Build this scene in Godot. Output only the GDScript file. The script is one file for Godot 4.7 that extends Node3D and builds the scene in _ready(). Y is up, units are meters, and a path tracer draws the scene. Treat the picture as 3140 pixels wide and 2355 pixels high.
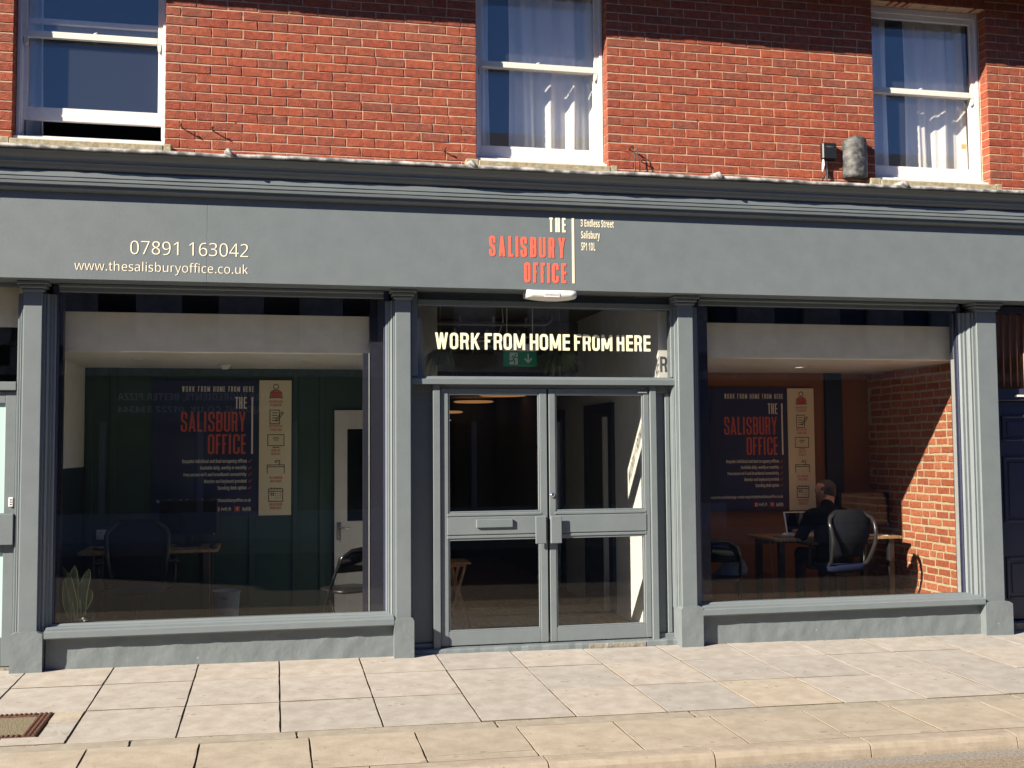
extends Node3D
# A grey painted shopfront under a red brick first floor, seen from across the street.
# x runs along the facade, y is up, the brick face of the building lies at z = 0 and the street at z > 0.

var M := {}
var T := {}
var used := {}
var rng := RandomNumberGenerator.new()
var shop: Node3D

const UP := Vector3(0, 1, 0)
const RIGHT := Vector3(1, 0, 0)
const OUT := Vector3(0, 0, 1)

func _ready():
	rng.seed = 20210
	set_camera_and_light()
	make_textures()
	make_materials()
	build_ground()
	build_shop_shell()
	build_brickwork()
	build_cornice_and_fascia()
	build_pilasters()
	build_display_windows()
	build_entrance()
	build_side_doors()
	build_sash_windows()
	build_rooms()
	build_hall()
	build_office_left()
	build_office_right()
	build_wall_fixtures()
	build_street_opposite()

# ------------------------------------------------------------------ camera, sky, sun
func set_camera_and_light():
	var cam := Camera3D.new()
	cam.name = "camera"
	var yaw := deg_to_rad(12.089)
	var pitch := deg_to_rad(3.3415)
	var roll := deg_to_rad(-0.4277)
	var f := Vector3(sin(yaw) * cos(pitch), sin(pitch), -cos(yaw) * cos(pitch))
	var r := Vector3(cos(yaw), 0, sin(yaw))
	var u := r.cross(f)
	var r2 := r * cos(roll) + u * sin(roll)
	var u2 := u * cos(roll) - r * sin(roll)
	cam.transform = Transform3D(Basis(r2, u2, -f), Vector3(0, 1.55, 8.5))
	cam.fov = rad_to_deg(2.0 * atan(1177.5 / 3400.0))
	cam.near = 0.05
	cam.far = 400.0
	add_child(cam)
	cam.current = true
	var sky_mat := ProceduralSkyMaterial.new()
	sky_mat.sky_top_color = Color(0.09, 0.19, 0.46)
	sky_mat.sky_horizon_color = Color(0.47, 0.68, 1.0)
	sky_mat.sky_curve = 0.55
	sky_mat.ground_bottom_color = Color(0.25, 0.24, 0.22)
	sky_mat.ground_horizon_color = Color(0.45, 0.45, 0.45)
	sky_mat.sun_angle_max = 12.0
	sky_mat.sun_curve = 0.1
	var sky := Sky.new()
	sky.sky_material = sky_mat
	var env := Environment.new()
	env.background_mode = Environment.BG_SKY
	env.sky = sky
	env.background_energy_multiplier = 0.36
	env.tonemap_mode = Environment.TONE_MAPPER_LINEAR
	env.tonemap_exposure = 2.75
	env.sdfgi_enabled = true
	env.ssao_enabled = true
	env.ssil_enabled = true
	var we := WorldEnvironment.new()
	we.name = "world_environment"
	we.environment = env
	add_child(we)
	var sun := DirectionalLight3D.new()
	sun.name = "sun"
	sun.light_energy = 1.55
	sun.light_color = Color(1.0, 0.945, 0.86)
	sun.light_angular_distance = 0.5
	sun.shadow_enabled = true
	add_child(sun)
	sun.look_at_from_position(Vector3.ZERO, Vector3(1.95, -1.17, -1.0))

# ------------------------------------------------------------------ textures and materials
func noise_bytes(size: int, freq: float, sd: int, oct := 3, kind := FastNoiseLite.TYPE_SIMPLEX_SMOOTH) -> PackedByteArray:
	var n := FastNoiseLite.new()
	n.seed = sd
	n.frequency = freq
	n.noise_type = kind
	n.fractal_octaves = oct
	var im := n.get_seamless_image(size, size)
	im.convert(Image.FORMAT_L8)
	return im.get_data()

func mix_texture(size: int, layers: Array, tint_a: Color, tint_b: Color, gain := 1.0) -> ImageTexture:
	# layers: [bytes, weight]; the summed value blends tint_a to tint_b
	var out := PackedByteArray()
	out.resize(size * size * 3)
	var total := 0.0
	for l in layers:
		total += l[1]
	for i in size * size:
		var v := 0.0
		for l in layers:
			v += float(l[0][i]) * l[1]
		v = clampf((v / (255.0 * total) - 0.5) * gain + 0.5, 0.0, 1.0)
		var c := tint_a.lerp(tint_b, v)
		out[i * 3] = int(c.r * 255.0)
		out[i * 3 + 1] = int(c.g * 255.0)
		out[i * 3 + 2] = int(c.b * 255.0)
	return ImageTexture.create_from_image(Image.create_from_data(size, size, false, Image.FORMAT_RGB8, out))

func normal_texture(size: int, freq: float, sd: int, strength: float, oct := 3, kind := FastNoiseLite.TYPE_SIMPLEX_SMOOTH) -> ImageTexture:
	var n := FastNoiseLite.new()
	n.seed = sd
	n.frequency = freq
	n.noise_type = kind
	n.fractal_octaves = oct
	var im := n.get_seamless_image(size, size)
	im.convert(Image.FORMAT_RGBA8)
	im.bump_map_to_normal_map(strength)
	return ImageTexture.create_from_image(im)

func spotted(t: ImageTexture, n: int, r0: int, r1: int, c: Color, share: float, sd: int) -> ImageTexture:
	# chips, gum and stains with ragged outlines, scattered over a texture
	var im := t.get_image()
	var r := RandomNumberGenerator.new()
	r.seed = sd
	var w := im.get_width()
	for k in n:
		var cx := r.randi() % w
		var cy := r.randi() % w
		var rad := r.randf_range(r0, r1)
		var sx := r.randf_range(0.7, 1.6)
		for dy in range(-r1 * 2, r1 * 2 + 1):
			for dx in range(-r1 * 2, r1 * 2 + 1):
				var d := Vector2(dx / sx, dy).length() + r.randf_range(-0.6, 0.6)
				if d < rad:
					var x := posmod(cx + dx, w)
					var y := posmod(cy + dy, w)
					im.set_pixel(x, y, im.get_pixel(x, y).lerp(c, share))
	return ImageTexture.create_from_image(im)

func wood_texture() -> ImageTexture:
	var w := 256
	var a := noise_bytes(w, 0.02, 91, 4)
	var im := Image.create(w, w, false, Image.FORMAT_RGB8)
	for y in w:
		for x in w:
			var v := float(a[((y / 8) % w) * w + x]) / 255.0
			v = 0.7 + 0.3 * (0.5 + 0.5 * sin(v * 40.0))
			v *= 0.92 + 0.08 * float(a[y * w + (x * 3) % w]) / 255.0
			im.set_pixel(x, y, Color(v, v * 0.97, v * 0.92))
	return ImageTexture.create_from_image(im)

func make_textures():
	var s := 512
	var fine := noise_bytes(s, 0.25, 3, 2)
	var mid := noise_bytes(s, 0.045, 7, 4)
	var coarse := noise_bytes(s, 0.012, 11, 4)
	var streak := noise_bytes(s, 0.02, 23, 5)
	T.brick = mix_texture(s, [[fine, 0.5], [mid, 0.9], [coarse, 0.9]], Color(0.66, 0.64, 0.66), Color(1.0, 1.0, 0.97), 1.8)
	T.slab = mix_texture(s, [[fine, 0.45], [mid, 0.5], [coarse, 1.2]], Color(0.87, 0.855, 0.835), Color(1, 1, 1), 1.6)
	T.paint = mix_texture(s, [[fine, 0.15], [mid, 0.4], [coarse, 1.2]], Color(0.945, 0.95, 0.955), Color(1, 1, 1), 1.4)
	var grey := lin(0.141, 0.168, 0.183)
	T.paint_chipped = spotted(mix_texture(s, [[fine, 0.15], [mid, 0.4], [coarse, 1.2]], grey * 0.95, grey, 1.4), 22, 1, 2, Color(0.66, 0.66, 0.62), 0.5, 61)
	T.slab = spotted(T.slab, 26, 2, 6, Color(0.70, 0.68, 0.66), 0.55, 62)
	T.slab = spotted(T.slab, 10, 1, 3, Color(0.42, 0.40, 0.38), 0.7, 63)
	T.lead = mix_texture(s, [[fine, 0.3], [mid, 1.4], [coarse, 0.6]], Color(0.35, 0.36, 0.37), Color(1, 1, 1), 2.6)
	T.stain = mix_texture(s, [[fine, 0.12], [mid, 0.5], [coarse, 1.6]], Color(0.42, 0.43, 0.44), Color(1, 1, 1), 2.8)
	T.stone = mix_texture(s, [[fine, 0.5], [mid, 0.7], [coarse, 1.0]], Color(0.68, 0.66, 0.58), Color(1, 1, 1), 1.9)
	T.rust = mix_texture(s, [[fine, 0.6], [mid, 1.0]], Color(0.45, 0.40, 0.38), Color(1, 1, 1), 2.2)
	T.grit = mix_texture(s, [[fine, 1.2], [mid, 0.5]], Color(0.5, 0.48, 0.45), Color(1, 1, 1), 2.0)
	T.wood = wood_texture()
	T.n_fine = normal_texture(s, 0.12, 5, 3.0, 3)
	T.n_lump = normal_texture(s, 0.018, 17, 14.0, 5)
	T.n_brick = normal_texture(s, 0.07, 31, 9.0, 4)

func lin(r: float, g: float, b: float) -> Color:
	return Color(r, g, b).linear_to_srgb()

func mat(called: String, c: Color, rough := 0.7, tex = null, tscale := 1.0, ntex = null, nstrength := 0.5, nscale := 0.0) -> StandardMaterial3D:
	var m := StandardMaterial3D.new()
	m.resource_name = called
	m.albedo_color = c
	m.roughness = rough
	if tex != null or ntex != null:
		m.uv1_triplanar = true
		m.uv1_world_triplanar = true
		m.uv1_scale = Vector3.ONE * tscale
	if tex != null:
		m.albedo_texture = tex
	if ntex != null:
		m.normal_enabled = true
		m.normal_texture = ntex
		m.normal_scale = nstrength
	M[called] = m
	return m

func glass(called: String, c: Color, alpha: float) -> StandardMaterial3D:
	var m := StandardMaterial3D.new()
	m.resource_name = called
	m.albedo_color = Color(c.r, c.g, c.b, alpha)
	m.transparency = BaseMaterial3D.TRANSPARENCY_ALPHA
	m.roughness = 0.0
	M[called] = m
	return m

func make_materials():
	mat("paint", lin(0.141, 0.168, 0.183), 0.5, T.paint, 0.7, T.n_fine, 0.04)
	mat("paint_rough", Color(1, 1, 1), 0.5, T.paint_chipped, 0.62, T.n_lump, 0.09)
	mat("paint_pale", lin(0.36, 0.38, 0.385), 0.5, T.paint, 1.2, T.n_fine, 0.15)
	mat("navy_paint", lin(0.030, 0.036, 0.07), 0.35, T.paint, 1.0)
	mat("post_black", lin(0.026, 0.028, 0.042), 0.35)
	mat("white_paint", lin(0.64, 0.63, 0.645), 0.5, T.paint, 2.0, T.n_fine, 0.15)
	mat("white_trim", lin(0.66, 0.65, 0.60), 0.5, T.paint, 2.0)
	mat("mortar", lin(0.52, 0.385, 0.27), 0.95, T.slab, 3.0, T.n_fine, 0.5)
	mat("mortar_inside", lin(0.50, 0.44, 0.30), 0.95, T.slab, 3.0, T.n_fine, 0.5)
	var bricks := [[0.364, 0.084, 0.044], [0.389, 0.096, 0.048], [0.331, 0.083, 0.047], [0.298, 0.087, 0.053], [0.414, 0.096, 0.047], [0.348, 0.074, 0.039], [0.356, 0.099, 0.057]]
	for i in bricks.size():
		mat("brick_%d" % i, lin(bricks[i][0], bricks[i][1], bricks[i][2]), 0.9, T.brick, 2.2, T.n_brick, 0.5)
	for i in 3:
		mat("bare_brick_%d" % i, lin([0.54, 0.46, 0.60][i], [0.165, 0.13, 0.205][i], [0.075, 0.06, 0.10][i]), 0.9, T.brick, 4.0, T.n_brick, 0.6)
	mat("brick_mass", Color(1, 1, 1), 0.9, T.brick, 2.2, T.n_brick, 0.5).vertex_color_use_as_albedo = true
	var slabs := [[0.379, 0.359, 0.334], [0.361, 0.346, 0.325], [0.392, 0.365, 0.334], [0.347, 0.334, 0.319], [0.383, 0.359, 0.339], [0.398, 0.36, 0.301]]
	for i in slabs.size():
		mat("slab_%d" % i, lin(slabs[i][0], slabs[i][1], slabs[i][2]), 0.85, T.slab, 0.8, T.n_fine, 0.09)
	var outer := [[0.364, 0.327, 0.267], [0.35, 0.316, 0.26], [0.378, 0.338, 0.277]]
	for i in outer.size():
		mat("outer_slab_%d" % i, lin(outer[i][0], outer[i][1], outer[i][2]), 0.85, T.slab, 0.7, T.n_fine, 0.09)
	mat("strip_stone", lin(0.32, 0.295, 0.25), 0.85, T.slab, 1.1, T.n_fine, 0.1)
	mat("kerb_stone", lin(0.33, 0.29, 0.24), 0.85, T.slab, 1.3, T.n_fine, 0.12)
	mat("joint_dirt", lin(0.21, 0.17, 0.12), 0.95, T.grit, 2.5)
	mat("asphalt", lin(0.13, 0.115, 0.098), 0.95, T.grit, 1.6, T.n_fine, 0.9)
	mat("gutter_grit", lin(0.40, 0.38, 0.35), 0.95, T.grit, 1.8, T.n_fine, 0.7)
	mat("road_buff", lin(0.40, 0.335, 0.255), 0.95, T.grit, 1.2, T.n_fine, 0.4)
	mat("rust_iron", lin(0.17, 0.075, 0.045), 0.85, T.rust, 3.0, T.n_brick, 0.6)
	mat("cover_concrete", lin(0.30, 0.26, 0.17), 0.95, T.grit, 2.2, T.n_brick, 0.5)
	mat("lead", lin(0.47, 0.47, 0.465), 0.6, T.stain, 1.1, T.n_lump, 0.06)
	mat("sill_stone", lin(0.40, 0.36, 0.265), 0.9, T.stone, 1.6, T.n_fine, 0.5)
	mat("threshold_stone", lin(0.26, 0.255, 0.235), 0.85, T.stone, 1.5, T.n_lump, 0.35)
	mat("sign_cream", lin(0.80, 0.74, 0.58), 0.55)
	mat("sign_red", lin(0.80, 0.135, 0.085), 0.55)
	mat("vinyl_cream", lin(0.82, 0.80, 0.56), 0.6)
	mat("plaster_cream", lin(0.90, 0.84, 0.62), 0.8, T.paint, 0.8)
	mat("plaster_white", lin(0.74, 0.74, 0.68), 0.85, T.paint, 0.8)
	mat("plaster_grey", lin(0.46, 0.46, 0.44), 0.85, T.paint, 0.8)
	mat("wall_green", lin(0.030, 0.072, 0.060), 0.55, T.paint, 0.8)
	mat("wall_blue", lin(0.016, 0.035, 0.055), 0.55, T.paint, 0.8)
	mat("wall_orange", lin(0.27, 0.115, 0.048), 0.75, T.paint, 0.8)
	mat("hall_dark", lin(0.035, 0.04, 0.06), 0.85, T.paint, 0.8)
	mat("hall_ceiling_grey", lin(0.16, 0.16, 0.155), 0.9, T.paint, 0.8)
	mat("hall_floor_brown", lin(0.10, 0.08, 0.062), 0.5, T.wood, 0.6)
	mat("hall_door_leaf", lin(0.06, 0.062, 0.07), 0.6)
	mat("carpet_dark", lin(0.16, 0.15, 0.14), 0.95, T.grit, 3.0)
	mat("floor_wood", lin(0.22, 0.175, 0.135), 0.45, T.wood, 0.6)
	mat("desk_wood", lin(0.50, 0.34, 0.18), 0.45, T.wood, 1.5)
	mat("table_wood", lin(0.46, 0.25, 0.10), 0.45, T.wood, 1.5)
	mat("black_plastic", lin(0.012, 0.012, 0.014), 0.4)
	mat("black_gloss", lin(0.010, 0.010, 0.011), 0.12)
	mat("black_cloth", lin(0.014, 0.015, 0.019), 0.95).metallic_specular = 0.12
	mat("seat_blue", lin(0.018, 0.024, 0.055), 0.95).metallic_specular = 0.12
	mat("chair_shell", lin(0.028, 0.029, 0.032), 0.2)
	mat("screen_dark", lin(0.006, 0.007, 0.010), 0.08)
	mat("metal_dark", lin(0.05, 0.05, 0.052), 0.35).metallic = 0.6
	mat("chrome", lin(0.6, 0.6, 0.6), 0.22).metallic = 1.0
	mat("white_plastic", lin(0.76, 0.76, 0.73), 0.35)
	mat("grey_plastic", lin(0.115, 0.118, 0.12), 0.6, T.stain, 2.2)
	mat("bin_blue", lin(0.20, 0.27, 0.36), 0.4)
	mat("poster_navy", lin(0.020, 0.030, 0.090), 0.45)
	mat("poster_strip", lin(0.84, 0.76, 0.52), 0.6)
	mat("print_ink", lin(0.02, 0.02, 0.02), 0.6)
	mat("print_cream", lin(0.84, 0.80, 0.70), 0.6)
	mat("print_red", lin(0.62, 0.11, 0.075), 0.6)
	mat("exit_green", lin(0.015, 0.30, 0.13), 0.35)
	mat("exit_white", lin(0.70, 0.74, 0.70), 0.4)
	mat("leaf_green", lin(0.035, 0.075, 0.028), 0.45)
	mat("leaf_yellow", lin(0.36, 0.36, 0.13), 0.45)
	mat("leaf_spider", lin(0.15, 0.21, 0.095), 0.5)
	mat("terracotta", lin(0.34, 0.14, 0.08), 0.8)
	mat("pebble", lin(0.45, 0.44, 0.42), 0.7, T.stone, 6.0)
	mat("skin", lin(0.46, 0.24, 0.16), 0.55)
	mat("hair_grey", lin(0.07, 0.06, 0.053), 0.85)
	mat("jacket", lin(0.012, 0.013, 0.017), 0.95).metallic_specular = 0.12
	mat("trousers", lin(0.02, 0.024, 0.045), 0.9)
	mat("bag_blue", lin(0.10, 0.14, 0.21), 0.75, T.lead, 6.0)
	mat("pipe_grey", lin(0.20, 0.20, 0.19), 0.6)
	mat("duct_dark", lin(0.05, 0.05, 0.052), 0.7)
	mat("frosted_teal", lin(0.42, 0.60, 0.58), 0.35)
	mat("curtain", lin(0.86, 0.86, 0.83), 0.9).backlight = Color(0.5, 0.5, 0.48)
	mat("room_blue", lin(0.10, 0.12, 0.16), 0.9)
	mat("wall_opposite", lin(0.60, 0.58, 0.55), 0.9, T.stone, 0.6)
	mat("sign_opposite", lin(0.035, 0.06, 0.04), 0.5)
	mat("sign_text_opposite", lin(0.75, 0.75, 0.7), 0.5)
	mat("roof_slate", lin(0.07, 0.07, 0.08), 0.8)
	mat("gutter_black", lin(0.02, 0.02, 0.02), 0.4)
	mat("sticker_orange", lin(0.62, 0.42, 0.14), 0.6)
	var lamp := mat("lamp_warm", lin(0.62, 0.42, 0.24), 0.6)
	lamp.emission_enabled = true
	lamp.emission = Color(1.0, 0.72, 0.45)
	lamp.emission_energy_multiplier = 0.12
	var lens := mat("lens_lit", lin(0.8, 0.75, 0.65), 0.4)
	lens.emission_enabled = true
	lens.emission = Color(1.0, 0.88, 0.7)
	lens.emission_energy_multiplier = 1.0
	glass("shop_glass", lin(0.006, 0.008, 0.011), 0.05)
	glass("clear_glass", lin(0.01, 0.012, 0.015), 0.03)
	glass("sash_glass", lin(0.38, 0.42, 0.46), 0.028)

# ------------------------------------------------------------------ mesh helpers
func mb(flat := true) -> SurfaceTool:
	var st := SurfaceTool.new()
	st.begin(Mesh.PRIMITIVE_TRIANGLES)
	st.set_smooth_group(-1 if flat else 0)
	return st

func tri(st: SurfaceTool, a: Vector3, b: Vector3, c: Vector3, n: Vector3):
	if (b - a).cross(c - a).dot(n) > 0.0:
		st.add_vertex(a); st.add_vertex(c); st.add_vertex(b)
	else:
		st.add_vertex(a); st.add_vertex(b); st.add_vertex(c)

func quad(st: SurfaceTool, a: Vector3, b: Vector3, c: Vector3, d: Vector3, n: Vector3):
	if (b - a).cross(c - a).dot(n) + (c - a).cross(d - a).dot(n) > 0.0:
		st.add_vertex(a); st.add_vertex(c); st.add_vertex(b)
		st.add_vertex(a); st.add_vertex(d); st.add_vertex(c)
	else:
		st.add_vertex(a); st.add_vertex(b); st.add_vertex(c)
		st.add_vertex(a); st.add_vertex(c); st.add_vertex(d)

func box(st: SurfaceTool, lo: Vector3, hi: Vector3, bev := 0.0, xf := Transform3D.IDENTITY):
	var c := (lo + hi) * 0.5
	var h := (hi - lo) * 0.5
	var b := minf(bev, minf(h.x, minf(h.y, h.z)) * 0.9)
	var p := func(ax: int, sx: float, sy: float, sz: float) -> Vector3:
		var e := h - Vector3(b, b, b)
		e[ax] = h[ax]
		return xf * (c + Vector3(sx * e.x, sy * e.y, sz * e.z))
	var q := [[-1.0, -1.0], [-1.0, 1.0], [1.0, 1.0], [1.0, -1.0]]
	for s in [-1.0, 1.0]:
		quad(st, p.call(0, s, -1, -1), p.call(0, s, -1, 1), p.call(0, s, 1, 1), p.call(0, s, 1, -1), xf.basis * Vector3(s, 0, 0))
		quad(st, p.call(1, -1, s, -1), p.call(1, -1, s, 1), p.call(1, 1, s, 1), p.call(1, 1, s, -1), xf.basis * Vector3(0, s, 0))
		quad(st, p.call(2, -1, -1, s), p.call(2, -1, 1, s), p.call(2, 1, 1, s), p.call(2, 1, -1, s), xf.basis * Vector3(0, 0, s))
	if b <= 0.0:
		return
	for k in q:
		var u: float = k[0]
		var v: float = k[1]
		quad(st, p.call(0, u, v, -1), p.call(0, u, v, 1), p.call(1, u, v, 1), p.call(1, u, v, -1), xf.basis * Vector3(u, v, 0))
		quad(st, p.call(0, u, -1, v), p.call(0, u, 1, v), p.call(2, u, 1, v), p.call(2, u, -1, v), xf.basis * Vector3(u, 0, v))
		quad(st, p.call(1, -1, u, v), p.call(1, 1, u, v), p.call(2, 1, u, v), p.call(2, -1, u, v), xf.basis * Vector3(0, u, v))
		for w in [-1.0, 1.0]:
			tri(st, p.call(0, u, v, w), p.call(1, u, v, w), p.call(2, u, v, w), xf.basis * Vector3(u, v, w))

func prism(st: SurfaceTool, poly: Array, o: Vector3, u: Vector3, v: Vector3, w: Vector3):
	# extrudes a closed outline (points in u, v) along w
	var pts := PackedVector2Array(poly)
	var area := 0.0
	for i in pts.size():
		area += pts[i].cross(pts[(i + 1) % pts.size()])
	var sgn := signf(area)
	for i in pts.size():
		var a := pts[i]
		var b := pts[(i + 1) % pts.size()]
		if a.is_equal_approx(b):
			continue
		var e := b - a
		var n2 := Vector2(e.y, -e.x) * sgn
		var A := o + u * a.x + v * a.y
		var B := o + u * b.x + v * b.y
		quad(st, A, B, B + w, A + w, u * n2.x + v * n2.y)
	var idx := Geometry2D.triangulate_polygon(pts)
	for i in range(0, idx.size(), 3):
		var A := o + u * pts[idx[i]].x + v * pts[idx[i]].y
		var B := o + u * pts[idx[i + 1]].x + v * pts[idx[i + 1]].y
		var C := o + u * pts[idx[i + 2]].x + v * pts[idx[i + 2]].y
		tri(st, A, B, C, -w)
		tri(st, A + w, B + w, C + w, w)

func loft(st: SurfaceTool, rings: Array, closed := true, caps := true):
	var n: int = rings[0].size()
	var m := n if closed else n - 1
	for i in rings.size() - 1:
		var ca := Vector3.ZERO
		for p in rings[i]:
			ca += p
		ca /= n
		for k in m:
			var a: Vector3 = rings[i][k]
			var b: Vector3 = rings[i][(k + 1) % n]
			var c: Vector3 = rings[i + 1][(k + 1) % n]
			var d: Vector3 = rings[i + 1][k]
			quad(st, a, b, c, d, (a + b) * 0.5 - ca if closed else OUT)
	if caps and closed:
		for e in [0, rings.size() - 1]:
			var c := Vector3.ZERO
			for p in rings[e]:
				c += p
			c /= n
			var other: Vector3 = rings[1 if e == 0 else rings.size() - 2][0]
			var dir: Vector3 = rings[e][0] - other
			for k in n:
				tri(st, c, rings[e][k], rings[e][(k + 1) % n], dir)

func tube(st: SurfaceTool, pts: Array, r, n := 8):
	var rings := []
	var prev := Vector3.ZERO
	for i in pts.size():
		var d: Vector3
		if i == 0:
			d = pts[1] - pts[0]
		elif i == pts.size() - 1:
			d = pts[i] - pts[i - 1]
		else:
			d = (pts[i + 1] - pts[i]).normalized() + (pts[i] - pts[i - 1]).normalized()
		d = d.normalized()
		var s := prev
		if s == Vector3.ZERO:
			s = d.cross(UP)
			if s.length() < 0.1:
				s = d.cross(RIGHT)
		s = (s - d * s.dot(d)).normalized()
		prev = s
		var t := d.cross(s)
		var rad: float = r[i] if r is Array else r
		var ring := []
		for k in n:
			var a := TAU * k / n
			ring.append(pts[i] + s * cos(a) * rad + t * sin(a) * rad)
		rings.append(ring)
	loft(st, rings)

func lathe(st: SurfaceTool, c: Vector3, prof: Array, n := 20, sx := 1.0, sz := 1.0):
	# prof: Vector2(radius, height)
	var rings := []
	for p in prof:
		var ring := []
		for k in n:
			var a := TAU * k / n
			ring.append(c + Vector3(cos(a) * p.x * sx, p.y, sin(a) * p.x * sz))
		rings.append(ring)
	loft(st, rings)

func strip(st: SurfaceTool, path: Array, wd: float, o: Vector3, closed := false):
	# a flat stroke in the x, y plane, facing +z
	var n := path.size()
	var left := []
	var right := []
	for i in n:
		var p: Vector2 = path[i]
		var a: Vector2 = path[(i - 1 + n) % n] if (i > 0 or closed) else p
		var b: Vector2 = path[(i + 1) % n] if (i < n - 1 or closed) else p
		var d1 := (p - a).normalized() if a != p else (b - p).normalized()
		var d2 := (b - p).normalized() if b != p else d1
		var nrm := (Vector2(-d1.y, d1.x) + Vector2(-d2.y, d2.x)).normalized()
		var k := 1.0 / maxf(0.5, nrm.dot(Vector2(-d1.y, d1.x)))
		var off := nrm * wd * 0.5 * k
		left.append(o + Vector3(p.x + off.x, p.y + off.y, 0))
		right.append(o + Vector3(p.x - off.x, p.y - off.y, 0))
	for i in (n if closed else n - 1):
		var j := (i + 1) % n
		quad(st, left[i], left[j], right[j], right[i], OUT)

func rounded(path: Array, r: float, closed := false) -> Array:
	var out := []
	var n := path.size()
	for i in n:
		var p: Vector2 = path[i]
		if not closed and (i == 0 or i == n - 1):
			out.append(p)
			continue
		var a: Vector2 = path[(i - 1 + n) % n]
		var b: Vector2 = path[(i + 1) % n]
		var rr := minf(r, minf(p.distance_to(a), p.distance_to(b)) * 0.48)
		var p0 := p + (a - p).normalized() * rr
		var p1 := p + (b - p).normalized() * rr
		for k in 5:
			var t := k / 4.0
			out.append(p0.lerp(p, t).lerp(p.lerp(p1, t), t))
	return out

# ------------------------------------------------------------------ node helpers
func numbered(called: String) -> String:
	if not used.has(called):
		used[called] = 0
		return called
	used[called] += 1
	return "%s_%03d" % [called, used[called]]

func thing(called: String, label: String, category: String, at := Vector3.ZERO, turn := 0.0, group := "") -> Node3D:
	var o := Node3D.new()
	o.name = numbered(called)
	add_child(o)
	o.position = at
	o.rotation.y = turn
	o.set_meta("label", label)
	o.set_meta("category", category)
	if group != "":
		o.set_meta("group", group)
	return o

func tag(o: Node3D, label: String, category: String, group := "") -> Node3D:
	o.set_meta("label", label)
	o.set_meta("category", category)
	if group != "":
		o.set_meta("group", group)
	return o

func commit(st: SurfaceTool, smooth := false) -> ArrayMesh:
	if smooth:
		st.index()
	st.generate_normals()
	return st.commit()

func obj(called: String, st: SurfaceTool, m: Material, parent: Node = null, smooth := false) -> MeshInstance3D:
	return put(called, commit(st, smooth), m, parent)

func put(called: String, mesh: Mesh, m: Material, parent: Node = null) -> MeshInstance3D:
	var o := MeshInstance3D.new()
	o.mesh = mesh
	o.material_override = m
	if parent == null:
		o.name = numbered(called)
		add_child(o)
	else:
		o.name = called
		parent.add_child(o, true)
	return o

func bx(called: String, lo: Vector3, hi: Vector3, m: Material, parent: Node = null, bev := 0.0) -> MeshInstance3D:
	var st := mb()
	box(st, lo, hi, bev)
	return obj(called, st, m, parent)

func struct(called: String, st: SurfaceTool, m: Material) -> MeshInstance3D:
	var o := obj(called, st, m)
	o.set_meta("kind", "structure")
	return o

func node(called: String, parent: Node) -> Node3D:
	var o := Node3D.new()
	o.name = called
	parent.add_child(o, true)
	return o

func type_font(bold := false, thin := 0.0) -> Font:
	var f := SystemFont.new()
	f.font_names = PackedStringArray(["Droid Sans"])
	if bold:
		f.font_weight = 700
	if thin == 0.0:
		return f
	var v := FontVariation.new()
	v.base_font = f
	v.variation_embolden = thin
	return v

func lettering(called: String, text: String, font: Font, m: Material, parent: Node, lo: Vector2, hi: Vector2, z: float) -> MeshInstance3D:
	# printed words whose outline fills the box from lo to hi
	var t := TextMesh.new()
	t.text = text
	t.font = font
	t.font_size = 64
	t.pixel_size = 0.01
	t.depth = 0.0
	t.curve_step = 2.0
	var bb := t.get_aabb()
	var o := put(called, t, m, parent)
	var sx := (hi.x - lo.x) / maxf(bb.size.x, 0.0001)
	var sy := (hi.y - lo.y) / maxf(bb.size.y, 0.0001)
	o.scale = Vector3(sx, sy, 1)
	o.position = Vector3(lo.x - bb.position.x * sx, lo.y - bb.position.y * sy, z)
	return o

const GLYPHS := {
	"T": [[[-1, 1], [2, 1]], [[0.5, -1], [0.5, 2]]],
	"H": [[[0, -1], [0, 2]], [[1, -1], [1, 2]], [[0, 0.5], [1, 0.5]]],
	"E": [[[0, -1], [0, 2]], [[0, 1], [2, 1]], [[0, 0], [2, 0]], [[0, 0.52], [2, 0.52]]],
	"F": [[[0, -1], [0, 2]], [[0, 1], [2, 1]], [[0, 0.52], [0.9, 0.52]]],
	"L": [[[0, -1], [0, 2]], [[0, 0], [2, 0]]],
	"I": [[[0.5, -1], [0.5, 2]]],
	"O": [[[0, 0], [0, 1], [1, 1], [1, 0], [0, 0]]],
	"C": [[[1, 0.68], [1, 1], [0, 1], [0, 0], [1, 0], [1, 0.32]]],
	"S": [[[1, 0.68], [1, 1], [0, 1], [0, 0.57], [1, 0.43], [1, 0], [0, 0], [0, 0.32]]],
	"U": [[[0, 2], [0, 0], [1, 0], [1, 2]]],
	"B": [[[0, -1], [0, 2]], [[0, 1], [1, 1], [1, 0.52], [0, 0.52]], [[0, 0.52], [1, 0.52], [1, 0], [0, 0]]],
	"R": [[[0, -1], [0, 2]], [[0, 1], [1, 1], [1, 0.48], [0, 0.48]], [[0.85, 0.48], [1, -1]]],
	"A": [[[0, -1], [0.5, 2]], [[1, -1], [0.5, 2]], [[0.2, 0.2], [0.8, 0.2]]],
	"Y": [[[0, 2], [0.5, 0.42]], [[1, 2], [0.5, 0.42]], [[0.5, 0.5], [0.5, -1]]],
	"W": [[[0, 2], [0.26, -1]], [[0.26, -1], [0.5, 2]], [[0.5, 2], [0.74, -1]], [[0.74, -1], [1, 2]]],
	"K": [[[0, -1], [0, 2]], [[0.12, 0.35], [1, 2]], [[0.35, 0.6], [1, -1]]],
	"M": [[[0, -1], [0, 2]], [[1, -1], [1, 2]], [[0.03, 2], [0.5, 0.05]], [[0.97, 2], [0.5, 0.05]]],
}

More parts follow.
